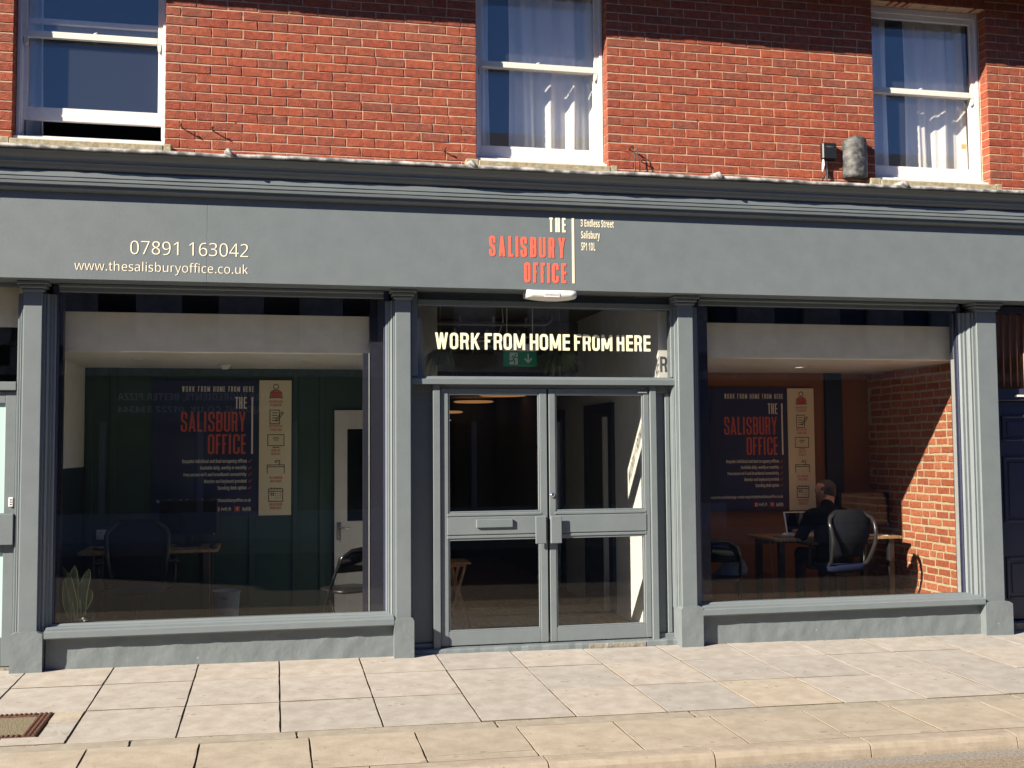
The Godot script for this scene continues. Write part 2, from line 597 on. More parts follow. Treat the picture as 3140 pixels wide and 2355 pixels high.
func glyph(ch: String, x0: float, x1: float, y0: float, y1: float, stroke: float) -> SurfaceTool:
	var st := mb()
	var w := x1 - x0
	var h := y1 - y0
	var layer := 0
	for path in GLYPHS[ch]:
		var pts := []
		for p in path:
			var px: float = 0.0 if p[0] < -0.5 else (w if p[0] > 1.5 else stroke * 0.5 + p[0] * (w - stroke))
			var py: float = 0.0 if p[1] < -0.5 else (h if p[1] > 1.5 else stroke * 0.5 + p[1] * (h - stroke))
			pts.append(Vector2(px, py))
		var z := 0.0002 * layer
		layer += 1
		if pts.size() == 2 and absf(pts[0].x - pts[1].x) > 0.0001 and absf(pts[0].y - pts[1].y) > stroke:
			var d: Vector2 = pts[1] - pts[0]
			var hx := stroke * 0.46 * d.length() / absf(d.y)
			var o := Vector3(x0, y0, z)
			quad(st, o + Vector3(pts[0].x - hx, pts[0].y, 0), o + Vector3(pts[0].x + hx, pts[0].y, 0), o + Vector3(pts[1].x + hx, pts[1].y, 0), o + Vector3(pts[1].x - hx, pts[1].y, 0), OUT)
		elif pts.size() == 2:
			strip(st, pts, stroke, Vector3(x0, y0, z))
		elif pts[0] == pts[pts.size() - 1]:
			pts.pop_back()
			strip(st, rounded(pts, w * 0.36, true), stroke, Vector3(x0, y0, z), true)
		else:
			strip(st, rounded(pts, w * 0.36), stroke, Vector3(x0, y0, z))
	return st

# ------------------------------------------------------------------ ground, pavement, kerb, road
func gh(x: float, z: float) -> float:
	return 0.013 - 0.0076 * x - 0.025 * (z - 0.15)

func lay(called: String, parent: Node, mesh: Mesh, m: Material, x0: float, x1: float, z0: float, z1: float, sink: float):
	# a unit stone (1 x 1 in plan, its top at 0) laid on the sloping pavement
	var o := put(called, mesh, null, parent)
	o.set_surface_override_material(0, m)
	o.set_surface_override_material(1, M.joint_dirt)
	var tilt := Basis(OUT, -0.0076 + rng.randf_range(-0.0012, 0.0012)) * Basis(RIGHT, 0.025 + rng.randf_range(-0.0016, 0.0016))
	var cx := (x0 + x1) * 0.5
	var cz := (z0 + z1) * 0.5
	o.transform = Transform3D(tilt * Basis.from_scale(Vector3(x1 - x0, 1, z1 - z0)), Vector3(cx, gh(cx, cz) + sink, cz))

func stone_mesh(sd: int, thick: float, bev: float, wob: float) -> ArrayMesh:
	# a slab with slightly uneven edges and worn arrises
	var r := RandomNumberGenerator.new()
	r.seed = sd
	var ring := []
	var n := 5
	var corners := [Vector2(-0.5, -0.5), Vector2(0.5, -0.5), Vector2(0.5, 0.5), Vector2(-0.5, 0.5)]
	for s in 4:
		for k in n:
			var p: Vector2 = corners[s].lerp(corners[(s + 1) % 4], float(k) / n)
			ring.append(p * (1.0 - r.randf_range(0.0, wob)))
	var top := []
	var edge := []
	var low := []
	for p in ring:
		top.append(Vector3(p.x * (1 - bev), r.randf_range(-0.0008, 0.0008), p.y * (1 - bev)))
		edge.append(Vector3(p.x, -0.002, p.y))
		low.append(Vector3(p.x, -thick, p.y))
	var st := mb()
	loft(st, [edge, top], true, false)
	for k in ring.size():
		tri(st, Vector3(0, 0, 0), top[k], top[(k + 1) % ring.size()], UP)
	var mesh := commit(st)
	# the buried sides are a second surface, soiled by the dirt in the joints
	st = mb()
	loft(st, [low, edge], true, false)
	st.generate_normals()
	return st.commit(mesh)

func build_ground():
	var st := mb()
	quad(st, Vector3(-150, -0.45, -150), Vector3(-150, -0.45, 150), Vector3(150, -0.45, 150), Vector3(150, -0.45, -150), UP)
	struct("ground", st, M.asphalt)
	# road: a cambered sheet from kerb to kerb
	st = mb()
	var prof := [[2.80, -0.150], [3.05, -0.135], [3.6, -0.12], [6.5, -0.06], [9.6, -0.12], [10.3, -0.14]]
	for i in prof.size() - 1:
		for xs in [[-40.0, 0.0], [0.0, 40.0]]:
			var sl := -0.0076
			quad(st, Vector3(xs[0], prof[i][1] + sl * xs[0] + 0.008, prof[i][0]), Vector3(xs[1], prof[i][1] + sl * xs[1] + 0.008, prof[i][0]), Vector3(xs[1], prof[i + 1][1] + sl * xs[1] + 0.008, prof[i + 1][0]), Vector3(xs[0], prof[i + 1][1] + sl * xs[0] + 0.008, prof[i + 1][0]), UP)
	struct("road", st, M.asphalt)
	st = mb()
	quad(st, Vector3(-20, -0.132 + 0.152, 2.84), Vector3(20, -0.132 - 0.152, 2.84), Vector3(20, -0.126 - 0.152, 3.03), Vector3(-20, -0.126 + 0.152, 3.03), UP)
	struct("road_gutter", st, M.gutter_grit)
	st = mb()
	quad(st, Vector3(-20, -0.1225 + 0.152, 3.03), Vector3(20, -0.1225 - 0.152, 3.03), Vector3(20, -0.104 - 0.152, 3.7), Vector3(-20, -0.104 + 0.152, 3.7), UP)
	struct("road_edge", st, M.road_buff)
	# bed of the pavement, seen in the open joints
	st = mb()
	var y0 := func(x: float, z: float) -> float: return gh(x, z) - 0.013
	for xs in [[-30.0, 0.0], [0.0, 30.0]]:
		quad(st, Vector3(xs[0], y0.call(xs[0], -0.2), -0.2), Vector3(xs[1], y0.call(xs[1], -0.2), -0.2), Vector3(xs[1], y0.call(xs[1], 2.8), 2.8), Vector3(xs[0], y0.call(xs[0], 2.8), 2.8), UP)
	var pave := struct("pavement", st, M.joint_dirt)
	var shapes := []
	for k in 5:
		shapes.append(stone_mesh(40 + k, 0.05, 0.003, 0.012))
	var cols := [-2.84, -2.26, -1.68, -1.105, -0.527, 0.04, 0.62, 1.195, 1.77, 2.345, 2.94, 3.52, 4.10, 4.68, 5.26, 5.84, 6.42, 7.0, 7.58, 8.16, 8.74]
	var rows := [0.02, 0.64, 1.315, 2.003]
	for i in cols.size() - 1:
		for j in 3:
			if i == 2 and j == 2 or (i == 1 and j == 2):
				continue
			var g := 0.0035
			var off := rng.randf_range(-0.008, 0.008)
			var tone := rng.randi_range(0, 4)
			if i == 10 and j == 2:
				tone = 5
			lay("paving_slab", pave, shapes[rng.randi() % 5], M["slab_%d" % tone], cols[i] + g, cols[i + 1] - g, rows[j] + g + off, rows[j + 1] - g + off, rng.randf_range(-0.002, 0.002))
	# small pieces round the access cover
	for p in [[-1.276, -1.112, 1.322, 1.548, 5], [-1.27, -1.112, 1.556, 1.85, 1], [-1.46, -1.112, 1.858, 2.0, 0], [-1.80, -1.468, 1.866, 2.0, 3], [-2.26, -1.81, 1.32, 2.0, 2]]:
		lay("paving_slab", pave, shapes[rng.randi() % 5], M["slab_%d" % p[4]], p[0], p[1], p[2], p[3], 0.0)
	var sj := [-3.3, -2.05, -0.761, 0.129, 1.268, 2.474, 3.737, 4.691, 5.9, 7.1, 8.3]
	for i in sj.size() - 1:
		lay("edging_stone", pave, shapes[rng.randi() % 5], M.strip_stone, sj[i] + 0.003, sj[i + 1] - 0.003, 2.011, 2.142, -0.003)
	var oj := [-2.7, -2.12, -1.55, -0.968, -0.39, 0.195, 0.78, 1.37, 1.95, 2.555, 3.155, 3.745, 4.37, 4.97, 5.57, 6.17, 6.8, 7.4]
	for i in oj.size() - 1:
		var om: Material = M["outer_slab_%d" % rng.randi_range(0, 2)]
		if i in [6, 10, 12]:
			lay("paving_slab", pave, shapes[rng.randi() % 5], om, oj[i] + 0.003, oj[i + 1] - 0.003, 2.151, 2.615, 0.0)
			lay("paving_slab", pave, shapes[rng.randi() % 5], om, oj[i] + 0.003, oj[i + 1] - 0.003, 2.622, 2.722, 0.0)
		else:
			lay("paving_slab", pave, shapes[rng.randi() % 5], om, oj[i] + 0.003, oj[i + 1] - 0.003, 2.151, 2.722, rng.randf_range(-0.002, 0.002))
	# kerb stones with a worn, rounded front edge
	var kb := mb()
	box(kb, Vector3(-30, -0.62, 2.70), Vector3(30, -0.29, 2.80))
	var kerb := struct("kerb", kb, M.joint_dirt)
	var kx := -2.25
	while kx < 8.5:
		var k1 := kx + 0.91
		var a := gh(kx, 2.8)
		st = mb()
		var out := [Vector2(2.727, -0.30), Vector2(2.727, 0.0), Vector2(2.805, -0.001), Vector2(2.828, -0.005), Vector2(2.845, -0.015), Vector2(2.854, -0.032), Vector2(2.858, -0.06), Vector2(2.866, -0.30)]
		var n := 7
		var rings := []
		for s in n + 1:
			var x := lerpf(kx + 0.004, k1 - 0.004, float(s) / n)
			var ring := []
			for q in out.size():
				var p: Vector2 = out[q]
				var wv := rng.randf_range(-0.0018, 0.0018) if q >= 3 and q <= 6 else 0.0
				ring.append(Vector3(x, gh(x, 2.8) + p.y + wv, p.x + wv))
			rings.append(ring)
		loft(st, rings)
		obj("kerb_stone", st, M.kerb_stone, kerb)
		kx = k1
	# access cover: rusty tray with a concrete infill
	var cover := thing("access_cover", "rusty iron access cover with a concrete filled tray in the pavement", "manhole cover", Vector3(-1.53, gh(-1.53, 1.59) - 0.001, 1.59))
	cover.rotation = Vector3(0.025, 0, -0.0076)
	st = mb()
	box(st, Vector3(-0.245, -0.05, -0.26), Vector3(0.245, -0.006, 0.26))
	obj("tray", st, M.cover_concrete, cover)
	for sx in [-1, 1]:
		st = mb()
		box(st, Vector3(sx * 0.205 - 0.04, -0.04, -0.26), Vector3(sx * 0.205 + 0.04, 0.002, 0.26), 0.003)
		for k in 19:
			for q in 3:
				box(st, Vector3(sx * 0.205 - 0.036 + q * 0.026, 0.0, -0.255 + k * 0.027), Vector3(sx * 0.205 - 0.018 + q * 0.026, 0.008, -0.238 + k * 0.027), 0.004)
		obj("frame_bar", st, M.rust_iron, cover)
		st = mb()
		box(st, Vector3(-0.164, -0.04, sx * 0.235 - 0.025), Vector3(0.164, 0.002, sx * 0.235 + 0.025), 0.003)
		for k in 12:
			for q in 2:
				box(st, Vector3(-0.16 + k * 0.027, 0.0, sx * 0.235 - 0.022 + q * 0.024), Vector3(-0.143 + k * 0.027, 0.008, sx * 0.235 - 0.004 + q * 0.024), 0.004)
		obj("frame_bar", st, M.rust_iron, cover)

# ------------------------------------------------------------------ the building: shell, bricks, roof edge
const OPEN := [[-1.876, -0.812], [1.547, 2.630], [5.013, 6.118]]
const HEAD := 5.395
const SEAT := 3.80

func build_shop_shell():
	shop = thing("shop_building", "red brick terrace with sash windows over a grey painted office shopfront", "building")
	# masonry behind the brick faces, with the three window openings
	var st := mb()
	var xs := [-9.0, OPEN[0][0], OPEN[0][1], OPEN[1][0], OPEN[1][1], OPEN[2][0], OPEN[2][1], 13.0]
	for i in range(0, 8, 2):
		var a: float = xs[i] + (0.004 if i > 0 else 0.0)
		var b: float = xs[i + 1] - (0.004 if i < 6 else 0.0)
		box(st, Vector3(a, 2.95, -0.24), Vector3(b, 5.9, -0.005))
	for o in OPEN:
		box(st, Vector3(o[0] - 0.004 + 0.008, 2.95, -0.24), Vector3(o[1] - 0.004, SEAT - 0.09, -0.006))
		box(st, Vector3(o[0] + 0.004, HEAD, -0.24), Vector3(o[1] - 0.004, 5.9, -0.006))
	obj("wall", st, M.mortar, shop)
	# eaves: gutter on a timber board, whose shadow falls across the brickwork
	st = mb()
	box(st, Vector3(-9, 5.52, -0.2), Vector3(13, 5.56, 0.42))
	obj("soffit_board", st, M.gutter_black, shop)
	st = mb()
	var x := -9.0
	while x < 13.0:
		var dip := 0.006 * sin(x * 3.1) + rng.randf_range(-0.005, 0.005)
		box(st, Vector3(x, 5.485 + dip, 0.40), Vector3(x + 0.105, 5.62, 0.50), 0.01)
		x += 0.104
	obj("gutter", st, M.gutter_black, shop)
	st = mb()
	prism(st, [Vector2(0.55, 5.60), Vector2(0.55, 5.64), Vector2(-5.0, 9.0), Vector2(-5.0, 8.9)], Vector3(-9, 0, 0), OUT, UP, Vector3(22, 0, 0))
	obj("roof", st, M.roof_slate, shop)
	# floor slab between the storeys, outer walls and the rear wall keep the daylight out
	st = mb()
	box(st, Vector3(-9, 2.98, -7.4), Vector3(13, 3.10, -0.26))
	obj("floor_slab", st, M.plaster_grey, shop)
	st = mb()
	box(st, Vector3(-9, 2.92, -0.26), Vector3(13, 3.45, -0.02))
	obj("lintel_beam", st, M.hall_dark, shop)
	bx("rear_wall", Vector3(-9, -0.3, -7.6), Vector3(13, 8.8, -7.4), M.hall_dark, shop)
	for sx in [-9.2, 13.0]:
		bx("gable_wall", Vector3(sx, -0.3, -7.6), Vector3(sx + 0.2, 6.0, 0.0), M.mortar, shop)
	for ex in [[-9.0, -2.75], [6.95, 13.0]]:
		bx("end_wall", Vector3(ex[0], -0.3, -0.2), Vector3(ex[1], 2.95, 0.045), M.paint, shop)
	# upper rooms
	bx("upper_back_wall", Vector3(-9, 3.10, -3.3), Vector3(13, 5.9, -3.2), M.room_blue, shop)
	bx("upper_ceiling", Vector3(-9, 5.75, -3.2), Vector3(13, 5.8, -0.25), M.room_blue, shop)
	for px in [-0.3, 3.8]:
		bx("upper_partition", Vector3(px, 3.11, -3.2), Vector3(px + 0.1, 5.74, -0.25), M.room_blue, shop)

func brick_mesh(sd: int, w: float, h: float, d: float) -> ArrayMesh:
	# one brick: face at z = 0, slightly uneven edges, worn arrises; x from 0 to w, y from 0 to h
	var r := RandomNumberGenerator.new()
	r.seed = sd
	var ring := []
	var nx := 4
	for k in nx:
		ring.append(Vector2(w * k / nx, 0))
	ring.append(Vector2(w, 0))
	ring.append(Vector2(w, h * 0.5))
	for k in nx:
		ring.append(Vector2(w - w * k / nx, h))
	ring.append(Vector2(0, h))
	ring.append(Vector2(0, h * 0.5))
	var face := []
	var arris := []
	var back := []
	var c := Vector2(w * 0.5, h * 0.5)
	for p in ring:
		var j := Vector2(r.randf_range(-0.0022, 0.0022), r.randf_range(-0.0022, 0.0022))
		var inn: Vector2 = p + (c - p).sign() * 0.0035 + j
		face.append(Vector3(inn.x, inn.y, r.randf_range(-0.0012, 0.0012)))
		arris.append(Vector3(p.x + j.x, p.y + j.y, -0.003))
		back.append(Vector3(p.x, p.y, -d))
	var st := mb()
	loft(st, [back, arris, face], true, false)
	for k in ring.size():
		tri(st, Vector3(c.x, c.y, 0.0005), face[k], face[(k + 1) % ring.size()], OUT)
	return commit(st)

func build_brickwork():
	var course := 0.072
	var base := 3.886 - 4 * course
	var pitch := 0.2245
	var jt := 0.0080
	var shapes := []
	for k in 6:
		shapes.append(brick_mesh(100 + k, 0.216, course - jt, 0.03))
	var jambs := []
	for k in 3:
		jambs.append(brick_mesh(120 + k, 0.216, course - jt, 0.10))
	var segs := [[-3.2, OPEN[0][0], false, true], [OPEN[0][1], OPEN[1][0], true, true], [OPEN[1][1], OPEN[2][0], true, true], [OPEN[2][1], 7.6, true, false]]
	var wall := shop.get_node("wall")
	var all := []
	for s in segs.size():
		var sg: Array = segs[s]
		for row in 27:
			var y := base + row * course
			var x: float = sg[0]
			var first := true
			var half := (row + s) % 2 == 0
			if s == 0:
				x = sg[1] - (pitch * 5 + (pitch * 0.5 if half else 0.0))
			while x < sg[1] - 0.02:
				var full := not (first and half)
				var w := pitch if full else pitch * 0.5
				w += rng.randf_range(-0.004, 0.004)
				if rng.randf() < 0.03 and not first:
					w = pitch * 0.5
				var at_end: bool = x + w > sg[1] - 0.035
				if at_end:
					w = sg[1] - x + jt * (0.0 if sg[3] else 1.0)
				var jamb: bool = (first and sg[2]) or (at_end and sg[3])
				all.append({"x": x, "y": y + rng.randf_range(-0.001, 0.001), "w": w - (0.0 if at_end and sg[3] else jt), "jamb": jamb, "s": s})
				x += w
				first = false
	# courses over the window heads
	for o in OPEN:
		var y := HEAD + 0.0
		for k in 15:
			var w: float = (o[1] - o[0]) / 15.0
			all.append({"x": o[0] + k * w + 0.002, "y": y, "w": w - 0.006, "jamb": true, "s": 5, "h": 0.215})
	var eye := Vector3(0, 1.55, 8.5)
	for b in all:
		var m := Vector3(b.x + b.w * 0.5, b.y, 0)
		var seen: bool = b.x > -2.02 and b.x < 6.3 + (b.y - 3.6) * 0.12 and b.y > 3.6 and b.y < 4.86 + 0.085 * (b.x + 1.9)
		b.d = m.distance_to(eye) + (0.0 if seen else 100.0) + (0.0 if b.y < 4.9 else 3.0)
	all.sort_custom(func(p, q): return p.d < q.d)
	var mass := mb()
	var tones := [Color(0.364, 0.084, 0.044), Color(0.389, 0.096, 0.048), Color(0.331, 0.083, 0.047), Color(0.298, 0.087, 0.053), Color(0.414, 0.096, 0.047), Color(0.348, 0.074, 0.039), Color(0.356, 0.099, 0.057)]
	for i in all.size():
		var b: Dictionary = all[i]
		# warm patches low on the wall, browner bricks higher up, as the weathering shows
		var tone := rng.randi_range(0, 6)
		if b.y > 4.55 and rng.randf() < 0.5:
			tone = [2, 3, 6][rng.randi() % 3]
		if b.y < 4.3 and rng.randf() < 0.4:
			tone = [0, 1, 5][rng.randi() % 3]
		var sc := Vector3(b.w / 0.216, b.get("h", course - jt) / (course - jt), 1)
		var mesh: ArrayMesh = jambs[rng.randi() % 3] if b.jamb else shapes[rng.randi() % 6]
		var xf := Transform3D(Basis(OUT, rng.randf_range(-0.006, 0.006)) * Basis.from_scale(sc), Vector3(b.x, b.y, rng.randf_range(-0.0012, 0.0012)))
		if i < 300:
			var o := put("brick", mesh, M["brick_%d" % tone], wall)
			o.transform = xf
		else:
			mass.set_color(tones[tone])
			var arr := mesh.surface_get_arrays(0)
			var vs: PackedVector3Array = arr[Mesh.ARRAY_VERTEX]
			for v in vs:
				mass.add_vertex(xf * v)
	for h in [[-0.42, 4.20], [-0.30, 4.02], [0.12, 4.33], [0.55, 4.47], [0.60, 4.12], [1.08, 3.98], [1.10, 4.36], [1.45, 3.99], [1.46, 4.05], [3.10, 4.05], [3.62, 4.42], [3.72, 4.425], [4.30, 3.93], [3.4, 4.25]]:
		var hs := mb()
		tube(hs, [Vector3(h[0], h[1], -0.004), Vector3(h[0], h[1], 0.0016)], 0.007, 7)
		obj("wall_plug", hs, M.rust_iron, wall)
	var om := obj("brickwork", mass, M.brick_mass, shop)
	om.set_meta("kind", "stuff")

func build_cornice_and_fascia():
	var x0 := -5.0
	var w := Vector3(15.0, 0, 0)
	# lead flashing dressed over the top of the cornice, slightly buckled
	var st := mb(false)
	var n := 190
	var rings := []
	for i in n + 1:
		var x := x0 + 15.0 * i / n
		var wy := 0.003 * sin(x * 2.3) + 0.002 * sin(x * 7.1 + 1.0) + rng.randf_range(-0.0015, 0.0015)
		var wz := 0.005 * sin(x * 5.3) + rng.randf_range(-0.004, 0.004)
		rings.append([Vector3(x, 3.675, 0.004), Vector3(x, 3.662 + wy, 0.47), Vector3(x, 3.658 + wy, 0.496 + wz), Vector3(x, 3.650 + wy, 0.508 + wz), Vector3(x, 3.628 + wy, 0.508 + wz), Vector3(x, 3.628 + wy, 0.498 + wz), Vector3(x, 3.6525 + wy * 0.5, 0.49), Vector3(x, 3.6535, 0.004)])
	loft(st, rings)
	var flash := obj("lead_flashing", st, M.lead, shop)
	for k in [-3.2, -0.35, 1.40, 3.35, 4.95, 6.9]:
		# welted seams across the lead
		st = mb(false)
		tube(st, [Vector3(k, 3.685, 0.02), Vector3(k + 0.005, 3.675, 0.46), Vector3(k + 0.016, 3.670, 0.512), Vector3(k + 0.04, 3.645, 0.516), Vector3(k + 0.06, 3.640, 0.512)], [0.014, 0.016, 0.022, 0.015, 0.006], 9)
		obj("welted_seam", st, M.lead, flash, true)
	# cornice mouldings
	var prof := [Vector2(0.0, 3.646), Vector2(0.482, 3.646), Vector2(0.482, 3.624), Vector2(0.470, 3.622), Vector2(0.452, 3.600), Vector2(0.430, 3.585), Vector2(0.424, 3.572), Vector2(0.424, 3.558), Vector2(0.410, 3.552), Vector2(0.402, 3.535), Vector2(0.388, 3.520), Vector2(0.376, 3.512), Vector2(0.376, 3.504), Vector2(0.392, 3.502), Vector2(0.393, 3.468), Vector2(0.386, 3.466), Vector2(0.386, 3.461), Vector2(0.390, 3.459), Vector2(0.389, 3.440), Vector2(0.381, 3.438), Vector2(0.383, 3.433), Vector2(0.379, 3.414), Vector2(0.358, 3.411), Vector2(0.36, 3.392), Vector2(0.335, 3.380), Vector2(0.302, 3.376), Vector2(0.0, 3.376)]
	st = mb()
	var m := 60
	rings = []
	for i in m + 1:
		var x := x0 + 15.0 * i / m
		var ring := []
		for q in prof.size():
			var p: Vector2 = prof[q]
			var j := rng.randf_range(-0.0009, 0.0009) if q > 2 and q < prof.size() - 3 else 0.0
			ring.append(Vector3(x, p.y + j, p.x + j))
		rings.append(ring)
	loft(st, rings)
	obj("cornice", st, M.paint, shop)
	# name board over the shopfront, in two lengths with a butt joint
	var cuts := [-5.0, -0.482, 10.0]
	var fascia := node("fascia", shop)
	for i in 2:
		st = mb()
		box(st, Vector3(cuts[i] + 0.0005, 2.762, 0.05), Vector3(cuts[i + 1] - 0.0005, 3.376, 0.30), 0.002)
		obj("board", st, M.paint, fascia)
	st = mb()
	box(st, Vector3(-5, 2.78, 0.06), Vector3(10, 3.37, 0.2975))
	obj("backing", st, M.paint_pale, fascia)
	# red and cream lettering
	var z := 0.3025
	var px := func(p: float) -> float: return 1.585 + (p - 95.0) * (2.183 - 1.585) / (1270.0 - 95.0)
	for l in [["T", 1027, 1080], ["H", 1120, 1190], ["E", 1225, 1280]]:
		obj("letter", glyph(l[0], px.call(l[1]), px.call(l[2]), 3.213, 3.327, 0.0165), M.sign_cream, fascia).position.z = z
	for l in [["S", 97, 195], ["A", 243, 345], ["L", 393, 467], ["I", 500, 548], ["S", 578, 678], ["B", 728, 822], ["U", 862, 966], ["R", 1012, 1103], ["Y", 1160, 1270]]:
		obj("letter", glyph(l[0], px.call(l[1]), px.call(l[2]), 3.012, 3.169, 0.0215), M.sign_red, fascia).position.z = z
	for l in [["O", 630, 728], ["F", 770, 847], ["F", 887, 957], ["I", 985, 1030], ["C", 1065, 1165], ["E", 1208, 1283]]:
		obj("letter", glyph(l[0], px.call(l[1]), px.call(l[2]), 2.817, 2.972, 0.0215), M.sign_red, fascia).position.z = z
	st = mb()
	box(st, Vector3(2.238, 2.819, 0.3005), Vector3(2.256, 3.330, 0.303))
	obj("rule", st, M.sign_cream, fascia)
	var bold := type_font(true)
	lettering("address_line", "3 Endless Street", bold, M.sign_cream, fascia, Vector2(2.309, 3.262), Vector2(2.576, 3.322), z)
	lettering("address_line", "Salisbury", bold, M.sign_cream, fascia, Vector2(2.312, 3.152), Vector2(2.463, 3.232), z)
	lettering("address_line", "SP1 1DL", bold, M.sign_cream, fascia, Vector2(2.312, 3.077), Vector2(2.424, 3.141), z)
	var light := type_font(false, -0.35)
	lettering("phone_number", "07891 163042", light, M.sign_cream, fascia, Vector2(-1.009, 2.950), Vector2(-0.195, 3.047), z)
	lettering("web_address", "www.thesalisburyoffice.co.uk", light, M.sign_cream, fascia, Vector2(-1.382, 2.806), Vector2(-0.196, 2.897), z)

func build_pilasters():
	# shaft x0..x1, base x0..x1, base top, mouldings to the left and right (outer x), bottom
	var spec := [[-1.742, -1.617, -1.785, -1.572, 0.300, -1.795, -1.535], [0.890, 1.006, 0.874, 1.022, 0.292, 0.822, 1.03], [3.148, 3.276, 3.124, 3.305, 0.297, 3.118, 3.345], [5.832, 6.020, 5.805, 6.060, 0.238, 5.712, 6.06]]
	for s in spec:
		var p := node("pilaster", shop)
		var st := mb()
		box(st, Vector3(s[0], s[4], -0.02), Vector3(s[1], 2.70, 0.15), 0.004)
		obj("shaft", st, M.paint, p)
		st = mb()
		prism(st, [Vector2(s[2], -0.2), Vector2(s[3], -0.2), Vector2(s[3], s[4] - 0.014), Vector2(s[1] + 0.006, s[4] + 0.004), Vector2(s[0] - 0.006, s[4] + 0.004), Vector2(s[2], s[4] - 0.014)], Vector3(0, 0, -0.02), RIGHT, UP, Vector3(0, 0, 0.215))
		obj("plinth_block", st, M.paint_rough, p)
		st = mb()
		box(st, Vector3(s[0] - 0.012, 2.688, -0.02), Vector3(s[1] + 0.012, 2.712, 0.164), 0.005)
		box(st, Vector3(s[0] - 0.028, 2.7121, -0.02), Vector3(s[1] + 0.028, 2.738, 0.182), 0.006)
		box(st, Vector3(s[0] - 0.042, 2.7381, -0.02), Vector3(s[1] + 0.042, 2.760, 0.198), 0.004)
		obj("capital", st, M.paint, p)
		# stepped mouldings that run back to the frames
		for side in [0, 1]:
			var inner: float = s[side] + (-0.001 if side == 0 else 0.001)
			var outer: float = s[5 + side]
			var d: float = outer - inner
			if absf(d) < 0.02:
				continue
			st = mb()
			var o := [Vector2(inner, -0.02), Vector2(inner, 0.128), Vector2(inner + d * 0.18, 0.128), Vector2(inner + d * 0.20, 0.112), Vector2(inner + d * 0.34, 0.116), Vector2(inner + d * 0.46, 0.104), Vector2(inner + d * 0.50, 0.092), Vector2(inner + d * 0.68, 0.094), Vector2(inner + d * 0.72, 0.078), Vector2(inner + d * 0.9, 0.078), Vector2(outer, 0.064), Vector2(outer, -0.02)]
			prism(st, o, Vector3(0, s[4] - 0.02 if s[5 + side] < s[2] or s[5 + side] > s[3] else s[4], 0), RIGHT, OUT, Vector3(0, 2.70 - s[4], 0))
			obj("moulding", st, M.paint, p)

func build_display_windows():
	var spec := [[-1.535, 0.822, 0.338, 2.70, -1.565, 0.874], [3.345, 5.712, 0.312, 2.70, 3.305, 5.805]]
	for s in spec:
		var w := node("display_window", shop)
		var b: float = s[2]
		var st := mb()
		box(st, Vector3(s[0] - 0.03, b - 0.03, 0.012), Vector3(s[0] + 0.012, 2.762, 0.062), 0.003)
		obj("frame_stile", st, M.navy_paint, w)
		st = mb()
		box(st, Vector3(s[1] - 0.012, b - 0.03, 0.012), Vector3(s[1] + 0.03, 2.762, 0.062), 0.003)
		obj("frame_stile", st, M.navy_paint, w)
		st = mb()
		box(st, Vector3(s[0] + 0.012, 2.703, 0.012), Vector3(s[1] - 0.012, 2.762, 0.066), 0.004)
		box(st, Vector3(s[0] + 0.012, 2.735, 0.066), Vector3(s[1] - 0.012, 2.762, 0.10), 0.006)
		obj("frame_head", st, M.paint, w)
		st = mb()
		box(st, Vector3(s[0] + 0.012, b - 0.03, 0.034), Vector3(s[1] - 0.012, 2.703, 0.042))
		obj("pane", st, M.shop_glass, w)
		# sill: stepped moulding sloping out over the riser
		st = mb()
		var o := [Vector2(-0.06, b - 0.09), Vector2(-0.06, b - 0.012), Vector2(0.058, b - 0.004), Vector2(0.062, b), Vector2(0.078, b - 0.002), Vector2(0.086, b - 0.014), Vector2(0.118, b - 0.018), Vector2(0.128, b - 0.026), Vector2(0.185, b - 0.034), Vector2(0.196, b - 0.042), Vector2(0.198, b - 0.082), Vector2(0.188, b - 0.092), Vector2(0.12, b - 0.094)]
		prism(st, o, Vector3(s[4] + 0.001, 0, 0), OUT, UP, Vector3(s[5] - s[4] - 0.002, 0, 0))
		obj("sill", st, M.paint, w)
		# rendered riser below, lumpy under many coats of paint
		st = mb(false)
		var nx := 70
		var ny := 8
		var nz := FastNoiseLite.new()
		nz.seed = 77
		nz.frequency = 3.2
		nz.fractal_octaves = 4
		var ridge := FastNoiseLite.new()
		ridge.seed = 5
		ridge.frequency = 2.0
		ridge.fractal_type = FastNoiseLite.FRACTAL_RIDGED
		ridge.fractal_octaves = 3
		var rows := []
		for j in ny + 1:
			var row := []
			for i in nx + 1:
				var x := lerpf(s[4] + 0.001, s[5] - 0.001, float(i) / nx)
				var y := lerpf(-0.12, b - 0.08, float(j) / ny)
				var rd := ridge.get_noise_2d(x * 1.0, y * 0.7)
				row.append(Vector3(x, y, 0.118 + 0.004 * nz.get_noise_2d(x, y * 2.0) + 0.011 * maxf(0.0, rd - 0.3)))
			rows.append(row)
		loft(st, rows, false, false)
		obj("stall_riser", st, M.paint_rough, w, true)
		bx("riser_core", Vector3(s[4], -0.12, -0.06), Vector3(s[5], b - 0.093, 0.105), M.paint, w)

